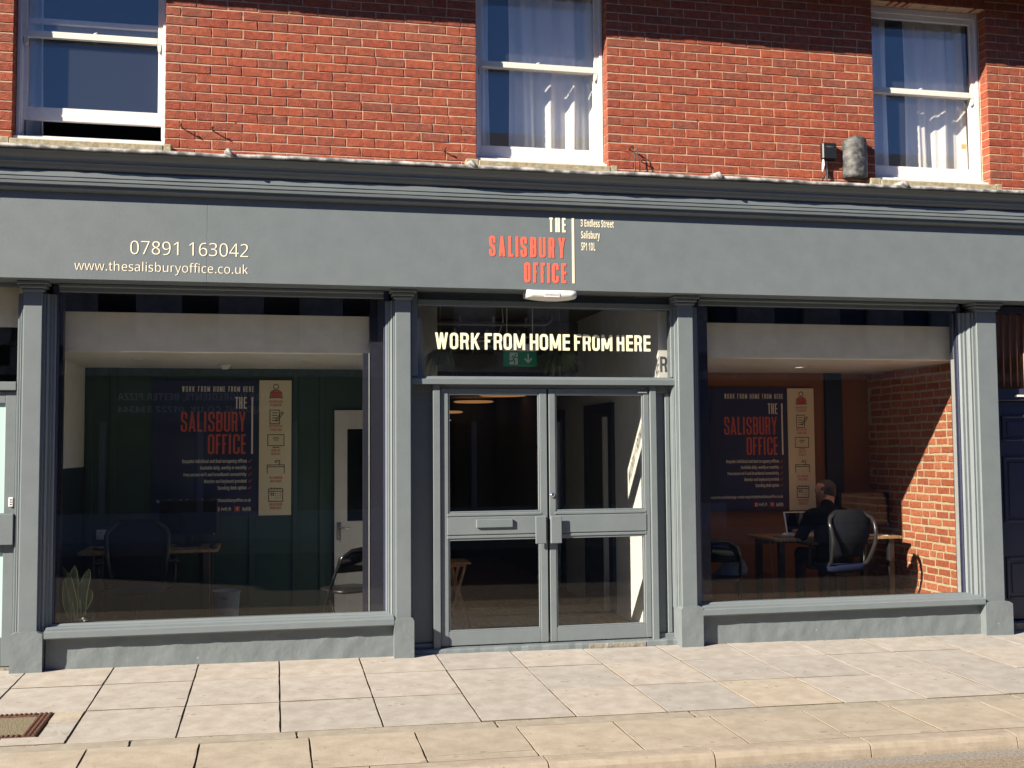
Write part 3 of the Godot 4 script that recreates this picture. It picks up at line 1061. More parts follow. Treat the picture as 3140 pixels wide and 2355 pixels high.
func leaf(parent: Node, x0: float, x1: float, gx0: float, gx1: float, hinge_left: bool):
	var d := node("door", parent)
	var z0 := -0.012
	var z1 := 0.04
	var rails := [["bottom_rail", 0.052, 0.159], ["middle_rail", 0.858, 1.060], ["top_rail", 1.979, 2.020]]
	for st_x in [[x0, gx0 - 0.001], [gx1 + 0.001, x1]]:
		var st := mb()
		box(st, Vector3(st_x[0], 0.052, z0), Vector3(st_x[1], 2.020, z1), 0.003)
		obj("stile", st, M.paint, d)
	for r in rails:
		var st := mb()
		box(st, Vector3(gx0, r[1], z0), Vector3(gx1, r[2], z1 - 0.002), 0.003)
		if r[0] == "middle_rail":
			# a flat kick of raised panel with grooves above and below
			box(st, Vector3(gx0 - 0.012, r[1] + 0.034, z1 - 0.002), Vector3(gx1 + 0.012, r[2] - 0.034, z1 + 0.006), 0.003)
			box(st, Vector3(gx0 - 0.012, r[1] + 0.006, z1 - 0.002), Vector3(gx1 + 0.012, r[1] + 0.026, z1 + 0.004), 0.003)
			box(st, Vector3(gx0 - 0.012, r[2] - 0.026, z1 - 0.002), Vector3(gx1 + 0.012, r[2] - 0.006, z1 + 0.004), 0.003)
		obj(r[0], st, M.paint, d)
	for g in [[0.159, 0.858], [1.060, 1.979]]:
		var st := mb()
		box(st, Vector3(gx0, g[0], 0.010), Vector3(gx1, g[1], 0.016))
		obj("pane", st, M.shop_glass, d)
		# glazing beads round the pane
		st = mb()
		var t := 0.011
		box(st, Vector3(gx0, g[0], 0.017), Vector3(gx0 + t, g[1], 0.034), 0.002)
		box(st, Vector3(gx1 - t, g[0], 0.017), Vector3(gx1, g[1], 0.034), 0.002)
		box(st, Vector3(gx0 + t, g[0], 0.017), Vector3(gx1 - t, g[0] + t, 0.034), 0.002)
		box(st, Vector3(gx0 + t, g[1] - t, 0.017), Vector3(gx1 - t, g[1], 0.034), 0.002)
		obj("glazing_bead", st, M.paint, d)
	# wide flat pull handle with a return
	var hx0 := 1.981 if hinge_left else 2.103
	var hx1 := 2.067 if hinge_left else 2.191
	var st2 := mb()
	box(st2, Vector3(hx0, 0.813, 0.078), Vector3(hx1, 1.025, 0.088), 0.004)
	if hinge_left:
		box(st2, Vector3(hx1 - 0.012, 0.813, 0.040), Vector3(hx1, 1.025, 0.0779), 0.003)
	else:
		box(st2, Vector3(hx0, 0.813, 0.040), Vector3(hx0 + 0.012, 1.025, 0.0779), 0.003)
	obj("handle", st2, M.paint, d)
	if hinge_left:
		st2 = mb()
		box(st2, Vector3(1.519, 0.944, 0.0465), Vector3(1.806, 1.008, 0.068), 0.004)
		obj("letter_plate", st2, M.paint, d)
	else:
		st2 = mb(false)
		tube(st2, [Vector3(2.128, 1.185, 0.038), Vector3(2.128, 1.185, 0.05), Vector3(2.128, 1.185, 0.056)], [0.019, 0.019, 0.012], 14)
		obj("lock_cylinder", st2, M.chrome, d)
		st2 = mb()
		box(st2, Vector3(2.84, 1.987, 0.0405), Vector3(2.915, 2.004, 0.052), 0.002)
		obj("door_closer", st2, M.paint_pale, d)

func build_entrance():
	var e := node("entrance", shop)
	var st: SurfaceTool
	# posts, side panels, transom bar and frame
	for f in [[1.187, 1.242], [2.936, 2.988]]:
		st = mb()
		box(st, Vector3(f[0], 0.0, -0.04), Vector3(f[1], 2.049, 0.060), 0.003)
		obj("door_post", st, M.paint, e)
	for f in [[1.006, 1.187, -0.015], [2.988, 3.148, -0.002]]:
		st = mb()
		box(st, Vector3(f[0], -0.1, -0.05), Vector3(f[1], 2.049, f[2]))
		box(st, Vector3(f[0], -0.1, f[2]), Vector3(f[1], 0.075, f[2] + 0.03), 0.004)
		box(st, Vector3(f[0], 1.99, f[2]), Vector3(f[1], 2.049, f[2] + 0.02), 0.004)
		if f[0] > 2.0:
			box(st, Vector3(3.075, 0.075, f[2]), Vector3(3.112, 1.99, f[2] + 0.025), 0.004)
		obj("side_panel", st, M.paint, e)
	st = mb()
	box(st, Vector3(1.242, 2.024, -0.04), Vector3(2.936, 2.049, 0.030))
	obj("door_head", st, M.paint, e)
	st = mb()
	prism(st, [Vector2(-0.04, 2.049), Vector2(0.10, 2.049), Vector2(0.102, 2.088), Vector2(0.085, 2.092), Vector2(0.08, 2.108), Vector2(0.06, 2.112), Vector2(-0.04, 2.112)], Vector3(1.007, 0, 0), OUT, UP, Vector3(2.14, 0, 0))
	obj("transom_bar", st, M.paint, e)
	st = mb()
	box(st, Vector3(1.007, 2.112, 0.0), Vector3(1.066, 2.762, 0.09), 0.003)
	obj("frame_stile", st, M.paint, e)
	st = mb()
	box(st, Vector3(3.108, 2.112, 0.0), Vector3(3.147, 2.762, 0.09), 0.003)
	obj("frame_stile", st, M.paint, e)
	st = mb()
	box(st, Vector3(1.066, 2.655, 0.0), Vector3(3.108, 2.700, 0.095), 0.003)
	box(st, Vector3(1.066, 2.700, 0.0), Vector3(3.108, 2.762, 0.035), 0.003)
	obj("frame_head", st, M.paint, e)
	var tw := node("fanlight", e)
	st = mb()
	box(st, Vector3(1.066, 2.112, 0.066), Vector3(3.108, 2.655, 0.072))
	obj("pane", st, M.shop_glass, tw)
	# painted concrete step, chipped
	st = mb()
	var rings := []
	for i in 41:
		var x := lerpf(1.007, 3.147, i / 40.0)
		var c := rng.randf_range(0.0, 0.008)
		if x > 2.45 and x < 2.85:
			c += 0.008
		rings.append([Vector3(x, -0.15, 0.094 - c * 0.5), Vector3(x, gh(x, 0.1) + 0.008, 0.096 - c), Vector3(x, 0.032 - c, 0.093 - c), Vector3(x, 0.040 - c * 0.5, 0.084 - c), Vector3(x, 0.044, 0.02), Vector3(x, 0.044, -0.2), Vector3(x, -0.15, -0.2)])
	loft(st, rings)
	obj("step", st, M.paint_rough, e)
	st = mb()
	rings = []
	for i in 13:
		var x := lerpf(2.40, 2.86, i / 12.0)
		var c := rng.randf_range(0.0, 0.006)
		rings.append([Vector3(x, -0.1, 0.09), Vector3(x, 0.002 + c, 0.0985 - c), Vector3(x, 0.027 - c, 0.097 - c), Vector3(x, 0.033 - c, 0.085), Vector3(x, 0.0, 0.06)])
	loft(st, rings)
	obj("chipped_render", st, M.threshold_stone, e)
	leaf(shop, 1.246, 2.089, 1.308, 2.030, true)
	leaf(shop, 2.106, 2.932, 2.158, 2.886, false)
	# cream vinyl letters on the fanlight
	var px := func(p: float) -> float: return 1.2016 + (p - 225.0) * (2.9415 - 1.2016) / (1812.0 - 225.0)
	var words := [["W", 225, 318], ["O", 330, 390], ["R", 405, 466], ["K", 481, 545], ["F", 580, 632], ["R", 645, 706], ["O", 716, 776], ["M", 790, 873], ["H", 908, 970], ["O", 980, 1042], ["M", 1055, 1137], ["E", 1150, 1202], ["F", 1236, 1290], ["R", 1300, 1360], ["O", 1370, 1427], ["M", 1440, 1522], ["H", 1555, 1613], ["E", 1627, 1678], ["R", 1690, 1747], ["E", 1760, 1812]]
	for l in words:
		var o := obj("letter", glyph(l[0], px.call(l[1]), px.call(l[2]), 2.320, 2.448, 0.0212), M.vinyl_cream, tw)
		o.position.z = 0.0735

func build_side_doors():
	# grey glazed door at the left edge
	var d := node("side_door", shop)
	d.set_meta("label", "grey door with pale teal frosted glass at the left edge")
	var st := mb()
	box(st, Vector3(-1.872, 0.05, -0.01), Vector3(-1.800, 1.985, 0.042), 0.003)
	obj("stile", st, M.paint, d)
	st = mb()
	box(st, Vector3(-2.70, 0.05, -0.01), Vector3(-2.628, 1.985, 0.042), 0.003)
	obj("stile", st, M.paint, d)
	for r in [["bottom_rail", 0.05, 0.25], ["middle_rail", 0.842, 1.122], ["top_rail", 1.90, 1.985]]:
		st = mb()
		box(st, Vector3(-2.628, r[1], -0.01), Vector3(-1.872, r[2], 0.040), 0.003)
		obj(r[0], st, M.paint, d)
	for g in [[0.25, 0.842], [1.122, 1.90]]:
		st = mb()
		box(st, Vector3(-2.628, g[0], 0.008), Vector3(-1.872, g[1], 0.014))
		obj("pane", st, M.frosted_teal, d)
	st = mb()
	box(st, Vector3(-1.99, 0.901, 0.085), Vector3(-1.796, 1.119, 0.097), 0.004)
	box(st, Vector3(-1.812, 0.901, 0.043), Vector3(-1.798, 1.119, 0.0849), 0.002)
	obj("handle", st, M.paint, d)
	st = mb()
	box(st, Vector3(-1.838, 1.166, 0.043), Vector3(-1.808, 1.233, 0.058), 0.004)
	obj("keypad", st, M.white_plastic, d)
	st = mb()
	for k in 3:
		box(st, Vector3(-1.829, 1.18 + k * 0.016, 0.0582), Vector3(-1.817, 1.188 + k * 0.016, 0.0605), 0.001)
	obj("keypad_button", st, M.metal_dark, d)
	st = mb()
	box(st, Vector3(-2.75, 1.99, -0.03), Vector3(-1.797, 2.052, 0.075), 0.004)
	obj("transom_bar", st, M.paint, d)
	st = mb()
	box(st, Vector3(-2.75, 2.052, 0.02), Vector3(-1.797, 2.735, 0.026))
	obj("fanlight_pane", st, M.shop_glass, d)
	bx("fanlight_head", Vector3(-2.75, 2.735, 0.0), Vector3(-1.797, 2.76, 0.05), M.paint, d)
	bx("lobby_board", Vector3(-2.75, 2.46, -0.12), Vector3(-1.70, 2.76, -0.10), M.plaster_cream, d)
	bx("door_step", Vector3(-2.75, -0.2, -0.05), Vector3(-1.79, 0.045, 0.09), M.threshold_stone, d)
	# navy panelled door at the right edge, in a deep reveal
	d = node("side_door", shop)
	d.set_meta("label", "navy blue panelled door with a barred fanlight at the right edge")
	st = mb()
	box(st, Vector3(6.062, 0.05, -0.10), Vector3(6.95, 1.93, -0.06))
	obj("leaf", st, M.navy_paint, d)
	for p in [[6.19, 6.46, 1.585, 1.81], [6.52, 6.80, 1.585, 1.81], [6.19, 6.46, 0.88, 1.45], [6.52, 6.80, 0.88, 1.45], [6.19, 6.46, 0.22, 0.58], [6.52, 6.80, 0.22, 0.58]]:
		st = mb()
		var t := 0.022
		box(st, Vector3(p[0], p[2], -0.06), Vector3(p[0] + t, p[3], -0.044), 0.005)
		box(st, Vector3(p[1] - t, p[2], -0.06), Vector3(p[1], p[3], -0.044), 0.005)
		box(st, Vector3(p[0] + t, p[2], -0.06), Vector3(p[1] - t, p[2] + t, -0.044), 0.005)
		box(st, Vector3(p[0] + t, p[3] - t, -0.06), Vector3(p[1] - t, p[3], -0.044), 0.005)
		box(st, Vector3(p[0] + t + 0.03, p[2] + t + 0.03, -0.06), Vector3(p[1] - t - 0.03, p[3] - t - 0.03, -0.052), 0.006)
		obj("panel", st, M.navy_paint, d)
	st = mb()
	box(st, Vector3(6.062, 1.935, -0.10), Vector3(6.95, 2.04, -0.02), 0.006)
	obj("transom_bar", st, M.navy_paint, d)
	st = mb()
	box(st, Vector3(6.30, 1.967, -0.02), Vector3(6.42, 1.985, 0.0), 0.003)
	obj("transom_catch", st, M.white_plastic, d)
	st = mb()
	box(st, Vector3(6.062, 2.04, -0.075), Vector3(6.95, 2.70, -0.068))
	obj("fanlight_pane", st, M.shop_glass, d)
	for k in 6:
		st = mb(false)
		tube(st, [Vector3(6.16 + k * 0.068, 2.04, -0.055), Vector3(6.16 + k * 0.068, 2.70, -0.055)], 0.006, 8)
		obj("bar", st, M.terracotta, d)
	bx("fanlight_head", Vector3(6.05, 2.70, -0.10), Vector3(6.95, 2.76, -0.02), M.navy_paint, d)
	st = mb()
	box(st, Vector3(6.105, 1.39, -0.0595), Vector3(6.150, 1.475, -0.035), 0.012)
	obj("door_knob_plate", st, M.white_plastic, d)
	bx("door_step", Vector3(6.05, -0.2, -0.12), Vector3(6.95, 0.03, 0.04), M.threshold_stone, d)
	bx("lobby_board", Vector3(6.05, 2.0, -0.5), Vector3(7.2, 2.80, -0.48), M.wall_orange, d)

func curtain_sheet(parent: Node, x0: float, x1: float, y0: float, y1: float, z: float, folds: float, amp: float, sd: int):
	var st := mb(false)
	var r := RandomNumberGenerator.new()
	r.seed = sd
	var n := 64
	var off := []
	var ph := r.randf() * TAU
	for i in n + 1:
		var t := float(i) / n
		off.append(amp * (sin(t * folds * TAU + ph) + 0.45 * sin(t * folds * 2.3 * TAU + ph * 2.0)))
	var rows := []
	for j in 9:
		var v := j / 8.0
		var row := []
		for i in n + 1:
			var t := float(i) / n
			row.append(Vector3(lerpf(x0, x1, t) + 0.012 * sin(v * 3.0 + t * 9.0), lerpf(y0, y1, v), z + off[i] * (1.15 - 0.35 * v)))
		rows.append(row)
	loft(st, rows, false, false)
	obj("curtain", st, M.curtain, parent, true)

func build_sash_windows():
	var lift := [0.0, 0.0, 0.0]
	for i in 3:
		var a: float = OPEN[i][0]
		var b: float = OPEN[i][1]
		var w := node("sash_window", shop)
		w.set_meta("label", ["white sash window with its lower sash raised, at the left", "white sash window with closed sashes and white curtains, over the entrance", "white sash window with closed sashes, at the right"][i])
		var st := mb()
		# box frame: jambs, head, timber sill
		for s in [[a, a + 0.032], [b - 0.032, b]]:
			st = mb()
			box(st, Vector3(s[0] + 0.002, 3.87, -0.205), Vector3(s[1] - 0.002, HEAD - 0.002, -0.112), 0.004)
			var ix: float = s[1] - 0.002 if s[0] == a else s[0] + 0.002
			var sg := 1.0 if s[0] == a else -1.0
			box(st, Vector3(minf(ix, ix + sg * 0.008), 3.90, -0.205), Vector3(maxf(ix, ix + sg * 0.008), HEAD - 0.05, -0.124), 0.003)
			obj("frame_jamb", st, M.white_paint, w)
		st = mb()
		box(st, Vector3(a + 0.032, HEAD - 0.055, -0.205), Vector3(b - 0.032, HEAD - 0.002, -0.112), 0.004)
		obj("frame_head", st, M.white_paint, w)
		st = mb()
		prism(st, [Vector2(-0.205, 3.80), Vector2(-0.02, 3.80), Vector2(-0.02, 3.852), Vector2(-0.10, 3.868), Vector2(-0.10, 3.880), Vector2(-0.205, 3.895)], Vector3(a + 0.003, 0, 0), OUT, UP, Vector3(b - a - 0.006, 0, 0))
		obj("timber_sill", st, M.white_paint, w)
		st = mb()
		var e0 := a - 0.095 if i > 0 else a - 0.085
		var e1 := b + 0.055
		box(st, Vector3(e0, 3.70, -0.10), Vector3(a + 0.003, 3.815, 0.085), 0.006)
		box(st, Vector3(b - 0.003, 3.70, -0.10), Vector3(e1, 3.815, 0.085), 0.006)
		box(st, Vector3(a + 0.0031, 3.70, -0.12), Vector3(b - 0.0031, 3.806, 0.088), 0.006)
		obj("stone_sill", st, M.sill_stone, w)
		var ix0 := a + 0.044
		var ix1 := b - 0.044
		# upper sash, outermost
		var meet := 4.652
		var up := node("upper_sash", w)
		st = mb()
		sash(st, ix0 - 0.01, ix1 + 0.01, meet - 0.022, HEAD - 0.055, -0.158, -0.126, 0.034, 0.045, 0.05)
		obj("sash_frame", st, M.white_trim, up)
		st = mb()
		box(st, Vector3(ix0 + 0.018, meet, -0.144), Vector3(ix1 - 0.018, HEAD - 0.1, -0.140))
		obj("pane", st, M.sash_glass, up)
		# small horns below the meeting rail
		for hx in [ix0 + 0.0, ix1 - 0.03]:
			st = mb()
			prism(st, [Vector2(0, 0), Vector2(0.03, 0), Vector2(0.026, -0.045), Vector2(0.012, -0.06), Vector2(0.004, -0.045)], Vector3(hx, meet - 0.022, -0.158), RIGHT, UP, Vector3(0, 0, 0.03))
			obj("horn", st, M.white_trim, up)
		# lower sash, inside the upper
		var rise := 0.118 if i == 0 else 0.0
		var low := node("lower_sash", w)
		st = mb()
		sash(st, ix0 - 0.01, ix1 + 0.01, 3.897 + rise, meet + 0.022 + rise, -0.198, -0.164, 0.034, 0.040, 0.10)
		obj("sash_frame", st, M.white_paint, low)
		st = mb()
		box(st, Vector3(ix0 + 0.018, 3.99 + rise, -0.184), Vector3(ix1 - 0.018, meet + rise, -0.180))
		obj("pane", st, M.sash_glass, low)
		st = mb(false)
		var cxm := (a + b) * 0.5
		tube(st, [Vector3(cxm, meet + 0.0, -0.172), Vector3(cxm, meet + 0.045, -0.172), Vector3(cxm + 0.02, meet + 0.05, -0.165)], 0.008, 8)
		obj("catch", st, M.white_plastic, low)
		# secondary glazing on the room side
		st = mb()
		box(st, Vector3(ix0, 3.90 + (0.14 if i == 0 else 0.0), -0.236), Vector3(ix1, HEAD - 0.06, -0.232))
		obj("secondary_pane", st, M.clear_glass, w)
		if i == 1:
			curtain_sheet(w, a + 0.33, b + 0.05, 3.86, 5.6, -0.34, 4.0, 0.035, 3)
			curtain_sheet(w, a - 0.1, a + 0.18, 3.86, 5.6, -0.36, 2.0, 0.03, 4)
		if i == 2:
			curtain_sheet(w, a + 0.50, b + 0.05, 3.86, 5.6, -0.34, 3.0, 0.03, 5)
			curtain_sheet(w, a - 0.1, a + 0.36, 3.86, 5.6, -0.35, 3.0, 0.03, 6)
			st = mb()
			box(st, Vector3(6.00 - 0.02, 4.19, -0.20), Vector3(6.03, 4.235, -0.198))
			obj("sticker", st, M.sticker_orange, w)
		if i == 0:
			curtain_sheet(w, a - 0.1, a + 0.12, 3.86, 5.6, -0.5, 2.0, 0.03, 8)

func sash(st: SurfaceTool, x0: float, x1: float, y0: float, y1: float, z0: float, z1: float, stile: float, top: float, bottom: float):
	box(st, Vector3(x0, y0, z0), Vector3(x0 + stile, y1, z1), 0.003)
	box(st, Vector3(x1 - stile, y0, z0), Vector3(x1, y1, z1), 0.003)
	box(st, Vector3(x0 + stile, y1 - top, z0), Vector3(x1 - stile, y1, z1), 0.003)
	box(st, Vector3(x0 + stile, y0, z0), Vector3(x1 - stile, y0 + bottom, z1), 0.003)

# ------------------------------------------------------------------ rooms behind the glass
func build_rooms():
	var st := mb()
	box(st, Vector3(-3.2, -0.2, -2.0), Vector3(1.30, 0.0, -0.06))
	struct("office_floor", st, M.carpet_dark)
	st = mb()
	box(st, Vector3(3.16, -0.2, -2.0), Vector3(5.95, 0.0, -0.06))
	struct("office_floor", st, M.floor_wood)
	# left office: green boarded back wall, white over blue side wall
	st = mb()
	box(st, Vector3(-1.75, 0, -1.85), Vector3(1.30, 2.287, -1.75))
	var green := struct("wall_back", st, M.wall_green)
	var bxs := [-1.60, -1.41, -1.02, -0.62, -0.22, 0.16, 0.40, 0.80, 1.2]
	for x in bxs:
		bx("batten", Vector3(x, 0.0, -1.75), Vector3(x + 0.045, 2.285, -1.732), M.wall_green, green, 0.002)
	st = mb()
	box(st, Vector3(-1.78, 1.42, -1.75), Vector3(-1.625, 2.287, -0.07))
	struct("wall_left", st, M.plaster_white)
	st = mb()
	box(st, Vector3(-1.78, 0.0, -1.75), Vector3(-1.630, 1.42, -0.07))
	struct("wall_left_dado", st, M.wall_blue)
	st = mb()
	box(st, Vector3(1.305, 0, -2.0), Vector3(1.375, 2.86, -1.041))
	struct("partition_left", st, M.plaster_white)
	st = mb()
	box(st, Vector3(1.101, 0.0, -1.0), Vector3(1.14, 2.86, -0.13))
	box(st, Vector3(1.101, 0.0, -1.04), Vector3(1.375, 2.86, -1.0001))
	struct("partition_front", st, M.plaster_grey)
	for c in [[-1.78, 1.10, -1.517, 0.80], [3.12, 5.99, 3.38, 5.80]]:
		st = mb()
		box(st, Vector3(c[0], 2.288, -1.85), Vector3(c[1], 2.33, -0.16))
		if c[0] < 0.0:
			box(st, Vector3(1.10, 2.288, -1.85), Vector3(1.304, 2.33, -1.042))
		struct("office_ceiling", st, M.plaster_white)
		st = mb()
		box(st, Vector3(c[2], 2.2895, -0.16), Vector3(c[3], 2.582, -0.107))
		struct("ceiling_upstand", st, M.plaster_cream)
		st = mb()
		box(st, Vector3(c[0], 2.331, -0.30), Vector3(c[1], 2.93, -0.28))
		struct("ceiling_void", st, M.hall_dark)
	# dark posts behind the panes
	var post := thing("window_post", "dark painted post behind the right side of the left shop window", "post", Vector3(0.73, 0.0, -0.05))
	bx("post", Vector3(-0.068, 0.0, -0.05), Vector3(-0.029, 2.29, 0.02), M.post_black, post)
	bx("bead", Vector3(-0.028, 0.0, -0.05), Vector3(-0.020, 2.29, 0.025), M.paint_pale, post)
	bx("lining_board", Vector3(-0.019, 0.0, -0.05), Vector3(0.32, 2.93, 0.02), M.post_black, post)
	post = thing("window_post", "dark painted post behind the right side of the right shop window", "post", Vector3(5.74, 0.0, -0.02))
	bx("lining_board", Vector3(-0.022, 0.25, -0.05), Vector3(0.06, 2.93, 0.02), M.post_black, post)
	bx("bead", Vector3(-0.030, 0.25, -0.03), Vector3(-0.023, 2.29, 0.025), M.paint_pale, post)
	post = thing("window_post", "dark painted post behind the left side of the right shop window", "post", Vector3(3.30, 0.0, -0.03))
	bx("lining_board", Vector3(-0.14, 0.25, -0.05), Vector3(0.16, 2.93, 0.02), M.post_black, post)
	post = thing("window_post", "dark painted post behind the left side of the left shop window", "post", Vector3(-1.58, 0.0, -0.03))
	bx("lining_board", Vector3(-0.2, 0.25, -0.05), Vector3(0.078, 2.93, 0.02), M.post_black, post)
	# right office: orange back wall and a side wall of bare brick
	st = mb()
	box(st, Vector3(3.12, 0, -1.88), Vector3(5.99, 2.287, -1.78))
	struct("wall_orange", st, M.wall_orange)
	st = mb()
	box(st, Vector3(5.42, 0.0, -1.779), Vector3(5.60, 2.2875, -1.74))
	struct("navy_pillar", st, M.wall_blue)
	build_bare_brick()
	# hall side wall shared with the right office
	st = mb()
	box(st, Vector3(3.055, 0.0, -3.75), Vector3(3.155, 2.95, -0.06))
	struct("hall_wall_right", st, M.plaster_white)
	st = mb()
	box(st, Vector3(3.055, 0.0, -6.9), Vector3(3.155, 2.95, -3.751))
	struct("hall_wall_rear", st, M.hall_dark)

func build_bare_brick():
	var X := 5.905
	var st := mb()
	box(st, Vector3(X + 0.004, -0.1, -1.88), Vector3(X + 0.12, 2.93, -0.03))
	var wall := tag(obj("bare_brick_wall", st, M.mortar_inside), "bare orange brick side wall of the right hand office, sunlit near the glass", "brick wall") as MeshInstance3D
	var shapes := []
	for k in 5:
		shapes.append(brick_mesh(300 + k, 0.21, 0.056, 0.03))
	for row in 31:
		var z := -0.04 - (0.115 if row % 2 == 0 else 0.02) + rng.randf_range(-0.02, 0.02)
		var first := true
		while z > -1.72:
			var w := 0.205 + rng.randf_range(-0.03, 0.012)
			if rng.randf() < 0.22:
				w = 0.105
			if first:
				w = 0.105 if row % 2 == 0 else 0.2
				z = -0.035
				first = false
			var o := put("brick", shapes[rng.randi() % 5], M["bare_brick_%d" % (rng.randi() % 3)], wall)
			# the face looks to -x
			var b := Basis(Vector3(0, 0, 1) * ((w - 0.016) / 0.21), UP * (0.95 + rng.randf() * 0.08), Vector3(-1, 0, 0))
			o.transform = Transform3D(b.rotated(RIGHT, rng.randf_range(-0.02, 0.02)), Vector3(X - 0.001 + rng.randf_range(-0.004, 0.002), 0.012 + row * 0.0735 + rng.randf_range(-0.003, 0.003), z - w + 0.016))
			z -= w + 0.004

func build_hall():
	var st := mb()
	box(st, Vector3(1.30, -0.2, -7.0), Vector3(3.06, 0.035, -0.055))
	var fl := struct("hall_floor", st, M.hall_floor_brown)
	# boards of the floor near the door
	for i in 12:
		for j in 3:
			var z1 := -0.06 - i * 0.19
			var xa := 1.38 + j * 0.6 - (0.3 if i % 2 == 0 else 0.0)
			var xb := minf(xa + 0.596, 3.05)
			xa = maxf(xa, 1.38)
			bx("floor_board", Vector3(xa, 0.03, z1 - 0.187), Vector3(xb, 0.041, z1), M.floor_wood, fl, 0.001)
		if i % 2 == 0:
			bx("floor_board", Vector3(2.884, 0.03, -0.06 - i * 0.19 - 0.187), Vector3(3.05, 0.041, -0.06 - i * 0.19), M.floor_wood, fl, 0.001)
	st = mb()
	box(st, Vector3(1.14, 2.86, -7.0), Vector3(3.055, 2.92, -0.06))
	struct("hall_ceiling", st, M.hall_ceiling_grey)
	st = mb()
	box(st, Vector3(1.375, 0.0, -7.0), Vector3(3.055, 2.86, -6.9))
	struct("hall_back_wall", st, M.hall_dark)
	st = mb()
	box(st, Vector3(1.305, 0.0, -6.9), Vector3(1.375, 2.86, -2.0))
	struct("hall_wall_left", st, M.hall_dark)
	st = mb()
	box(st, Vector3(1.06, 2.115, -0.10), Vector3(1.132, 2.57, -0.085))
	struct("hall_lining", st, M.plaster_grey)
	# lower, dark ceiling at the back of the hall
	st = mb()
	box(st, Vector3(1.376, 2.26, -6.9), Vector3(3.054, 2.32, -3.2))
	struct("hall_ceiling_low", st, M.hall_ceiling_grey)
	bx("bulkhead", Vector3(1.145, 2.334, -2.62), Vector3(3.054, 2.85, -2.5), M.hall_ceiling_grey, get_node("hall_ceiling"))
	# dark door frames on the right hand wall of the hall
	for f in [[-1.27, -2.2, "dark navy door frame on the hall wall nearer the entrance"], [-3.05, -3.6, "dark navy door frame farther down the hall wall"]]:
		var d := thing("hall_door", f[2], "door frame", Vector3(3.05, 0.041, (f[0] + f[1]) * 0.5))
		var h: float = (f[0] - f[1]) * 0.5
		bx("frame_post", Vector3(-0.03, 0, h - 0.10), Vector3(0.004, 1.83, h), M.wall_blue, d)
		bx("frame_post", Vector3(-0.03, 0, -h), Vector3(0.004, 1.83, -h + 0.10), M.wall_blue, d)
		bx("frame_head", Vector3(-0.03, 1.83, -h), Vector3(0.004, 1.93, h), M.wall_blue, d)
		bx("opening", Vector3(-0.006, 0, -h + 0.10), Vector3(0.003, 1.83, h - 0.10), M.hall_door_leaf, d)
		bx("leaf_edge", Vector3(-0.045, 0.0, h - 0.24), Vector3(-0.007, 1.80, h - 0.19), M.plaster_white, d)
	# pipes and ducts under the ceiling
	var duct := thing("ceiling_duct", "dark duct running across under the hall ceiling behind the fanlight", "duct", Vector3(1.15, 2.50, -2.3))
	st = mb()
	box(st, Vector3(0, 0, -0.16), Vector3(1.50, 0.16, 0.0), 0.01)
	obj("duct", st, M.duct_dark, duct)
	for k in 6:
		bx("flange", Vector3(0.1 + k * 0.22, -0.01, -0.17), Vector3(0.115 + k * 0.22, 0.17, 0.01), M.pipe_grey, duct)
	for k in 3:
		var y: float = [2.58, 2.53, 2.66][k]
		var z: float = [-1.5, -1.9, -1.2][k]
		var pp := thing("ceiling_pipe", ["grey pipe under the hall ceiling, middle one of three", "grey pipe under the hall ceiling, farthest and lowest of three", "grey pipe under the hall ceiling, nearest and highest of three"][k], "pipe", Vector3(1.2, y, z), 0.0, "pipes under the hall ceiling")
		st = mb(false)
		tube(st, [Vector3(0, 0, 0), Vector3(0.9, 0, 0.02), Vector3(1.2, 0.01, 0.0), Vector3(1.25, 0.05, 0.0), Vector3(1.25, 0.2, 0.0)], 0.013, 8)
		obj("pipe", st, M.pipe_grey, pp, true)
		for q in 4:
			bx("clip", Vector3(0.1 + q * 0.3, -0.018, -0.018), Vector3(0.12 + q * 0.3, 0.07, 0.018), M.pipe_grey, pp)
	var cb := thing("hanging_cable", "pale cable looping down from the hall ceiling by the exit sign", "cable", Vector3(2.02, 2.83, -1.35))
	st = mb(false)
	tube(st, [Vector3(0, 0.02, 0), Vector3(0.01, -0.12, 0), Vector3(-0.03, -0.24, 0), Vector3(-0.12, -0.30, 0.01), Vector3(-0.28, -0.31, 0.0), Vector3(-0.5, -0.29, 0.0)], 0.006, 6)
	obj("cable", st, M.white_plastic, cb, true)
	# emergency exit sign on two wires
	var ex := thing("exit_sign", "green emergency exit sign with a running figure, hung behind the fanlight", "exit sign", Vector3(1.986, 2.235, -0.45))
	ex.scale = Vector3.ONE * 0.913
	st = mb()
	box(st, Vector3(-0.155, -0.005, -0.01), Vector3(0.155, 0.135, 0.008), 0.006)
	obj("panel", st, M.exit_green, ex)
	bx("housing", Vector3(-0.155, 0.1355, -0.03), Vector3(0.155, 0.20, 0.03), M.white_plastic, ex, 0.006)
	for sx in [-0.12, 0.12]:
		st = mb()
		tube(st, [Vector3(sx, 0.2, 0), Vector3(sx, 0.685, 0)], 0.004, 6)
		obj("suspension_wire", st, M.white_plastic, ex)
	st = mb()
	box(st, Vector3(-0.098, 0.012, 0.0085), Vector3(-0.022, 0.120, 0.0095))
	obj("doorway_mark", st, M.exit_white, ex)
	st = mb()
	strip(st, [Vector2(-0.050, 0.086), Vector2(-0.062, 0.056), Vector2(-0.050, 0.040), Vector2(-0.056, 0.018)], 0.012, Vector3(0, 0, 0.0104))
	strip(st, [Vector2(-0.060, 0.058), Vector2(-0.078, 0.044), Vector2(-0.105, 0.040)], 0.011, Vector3(0, 0, 0.0106))
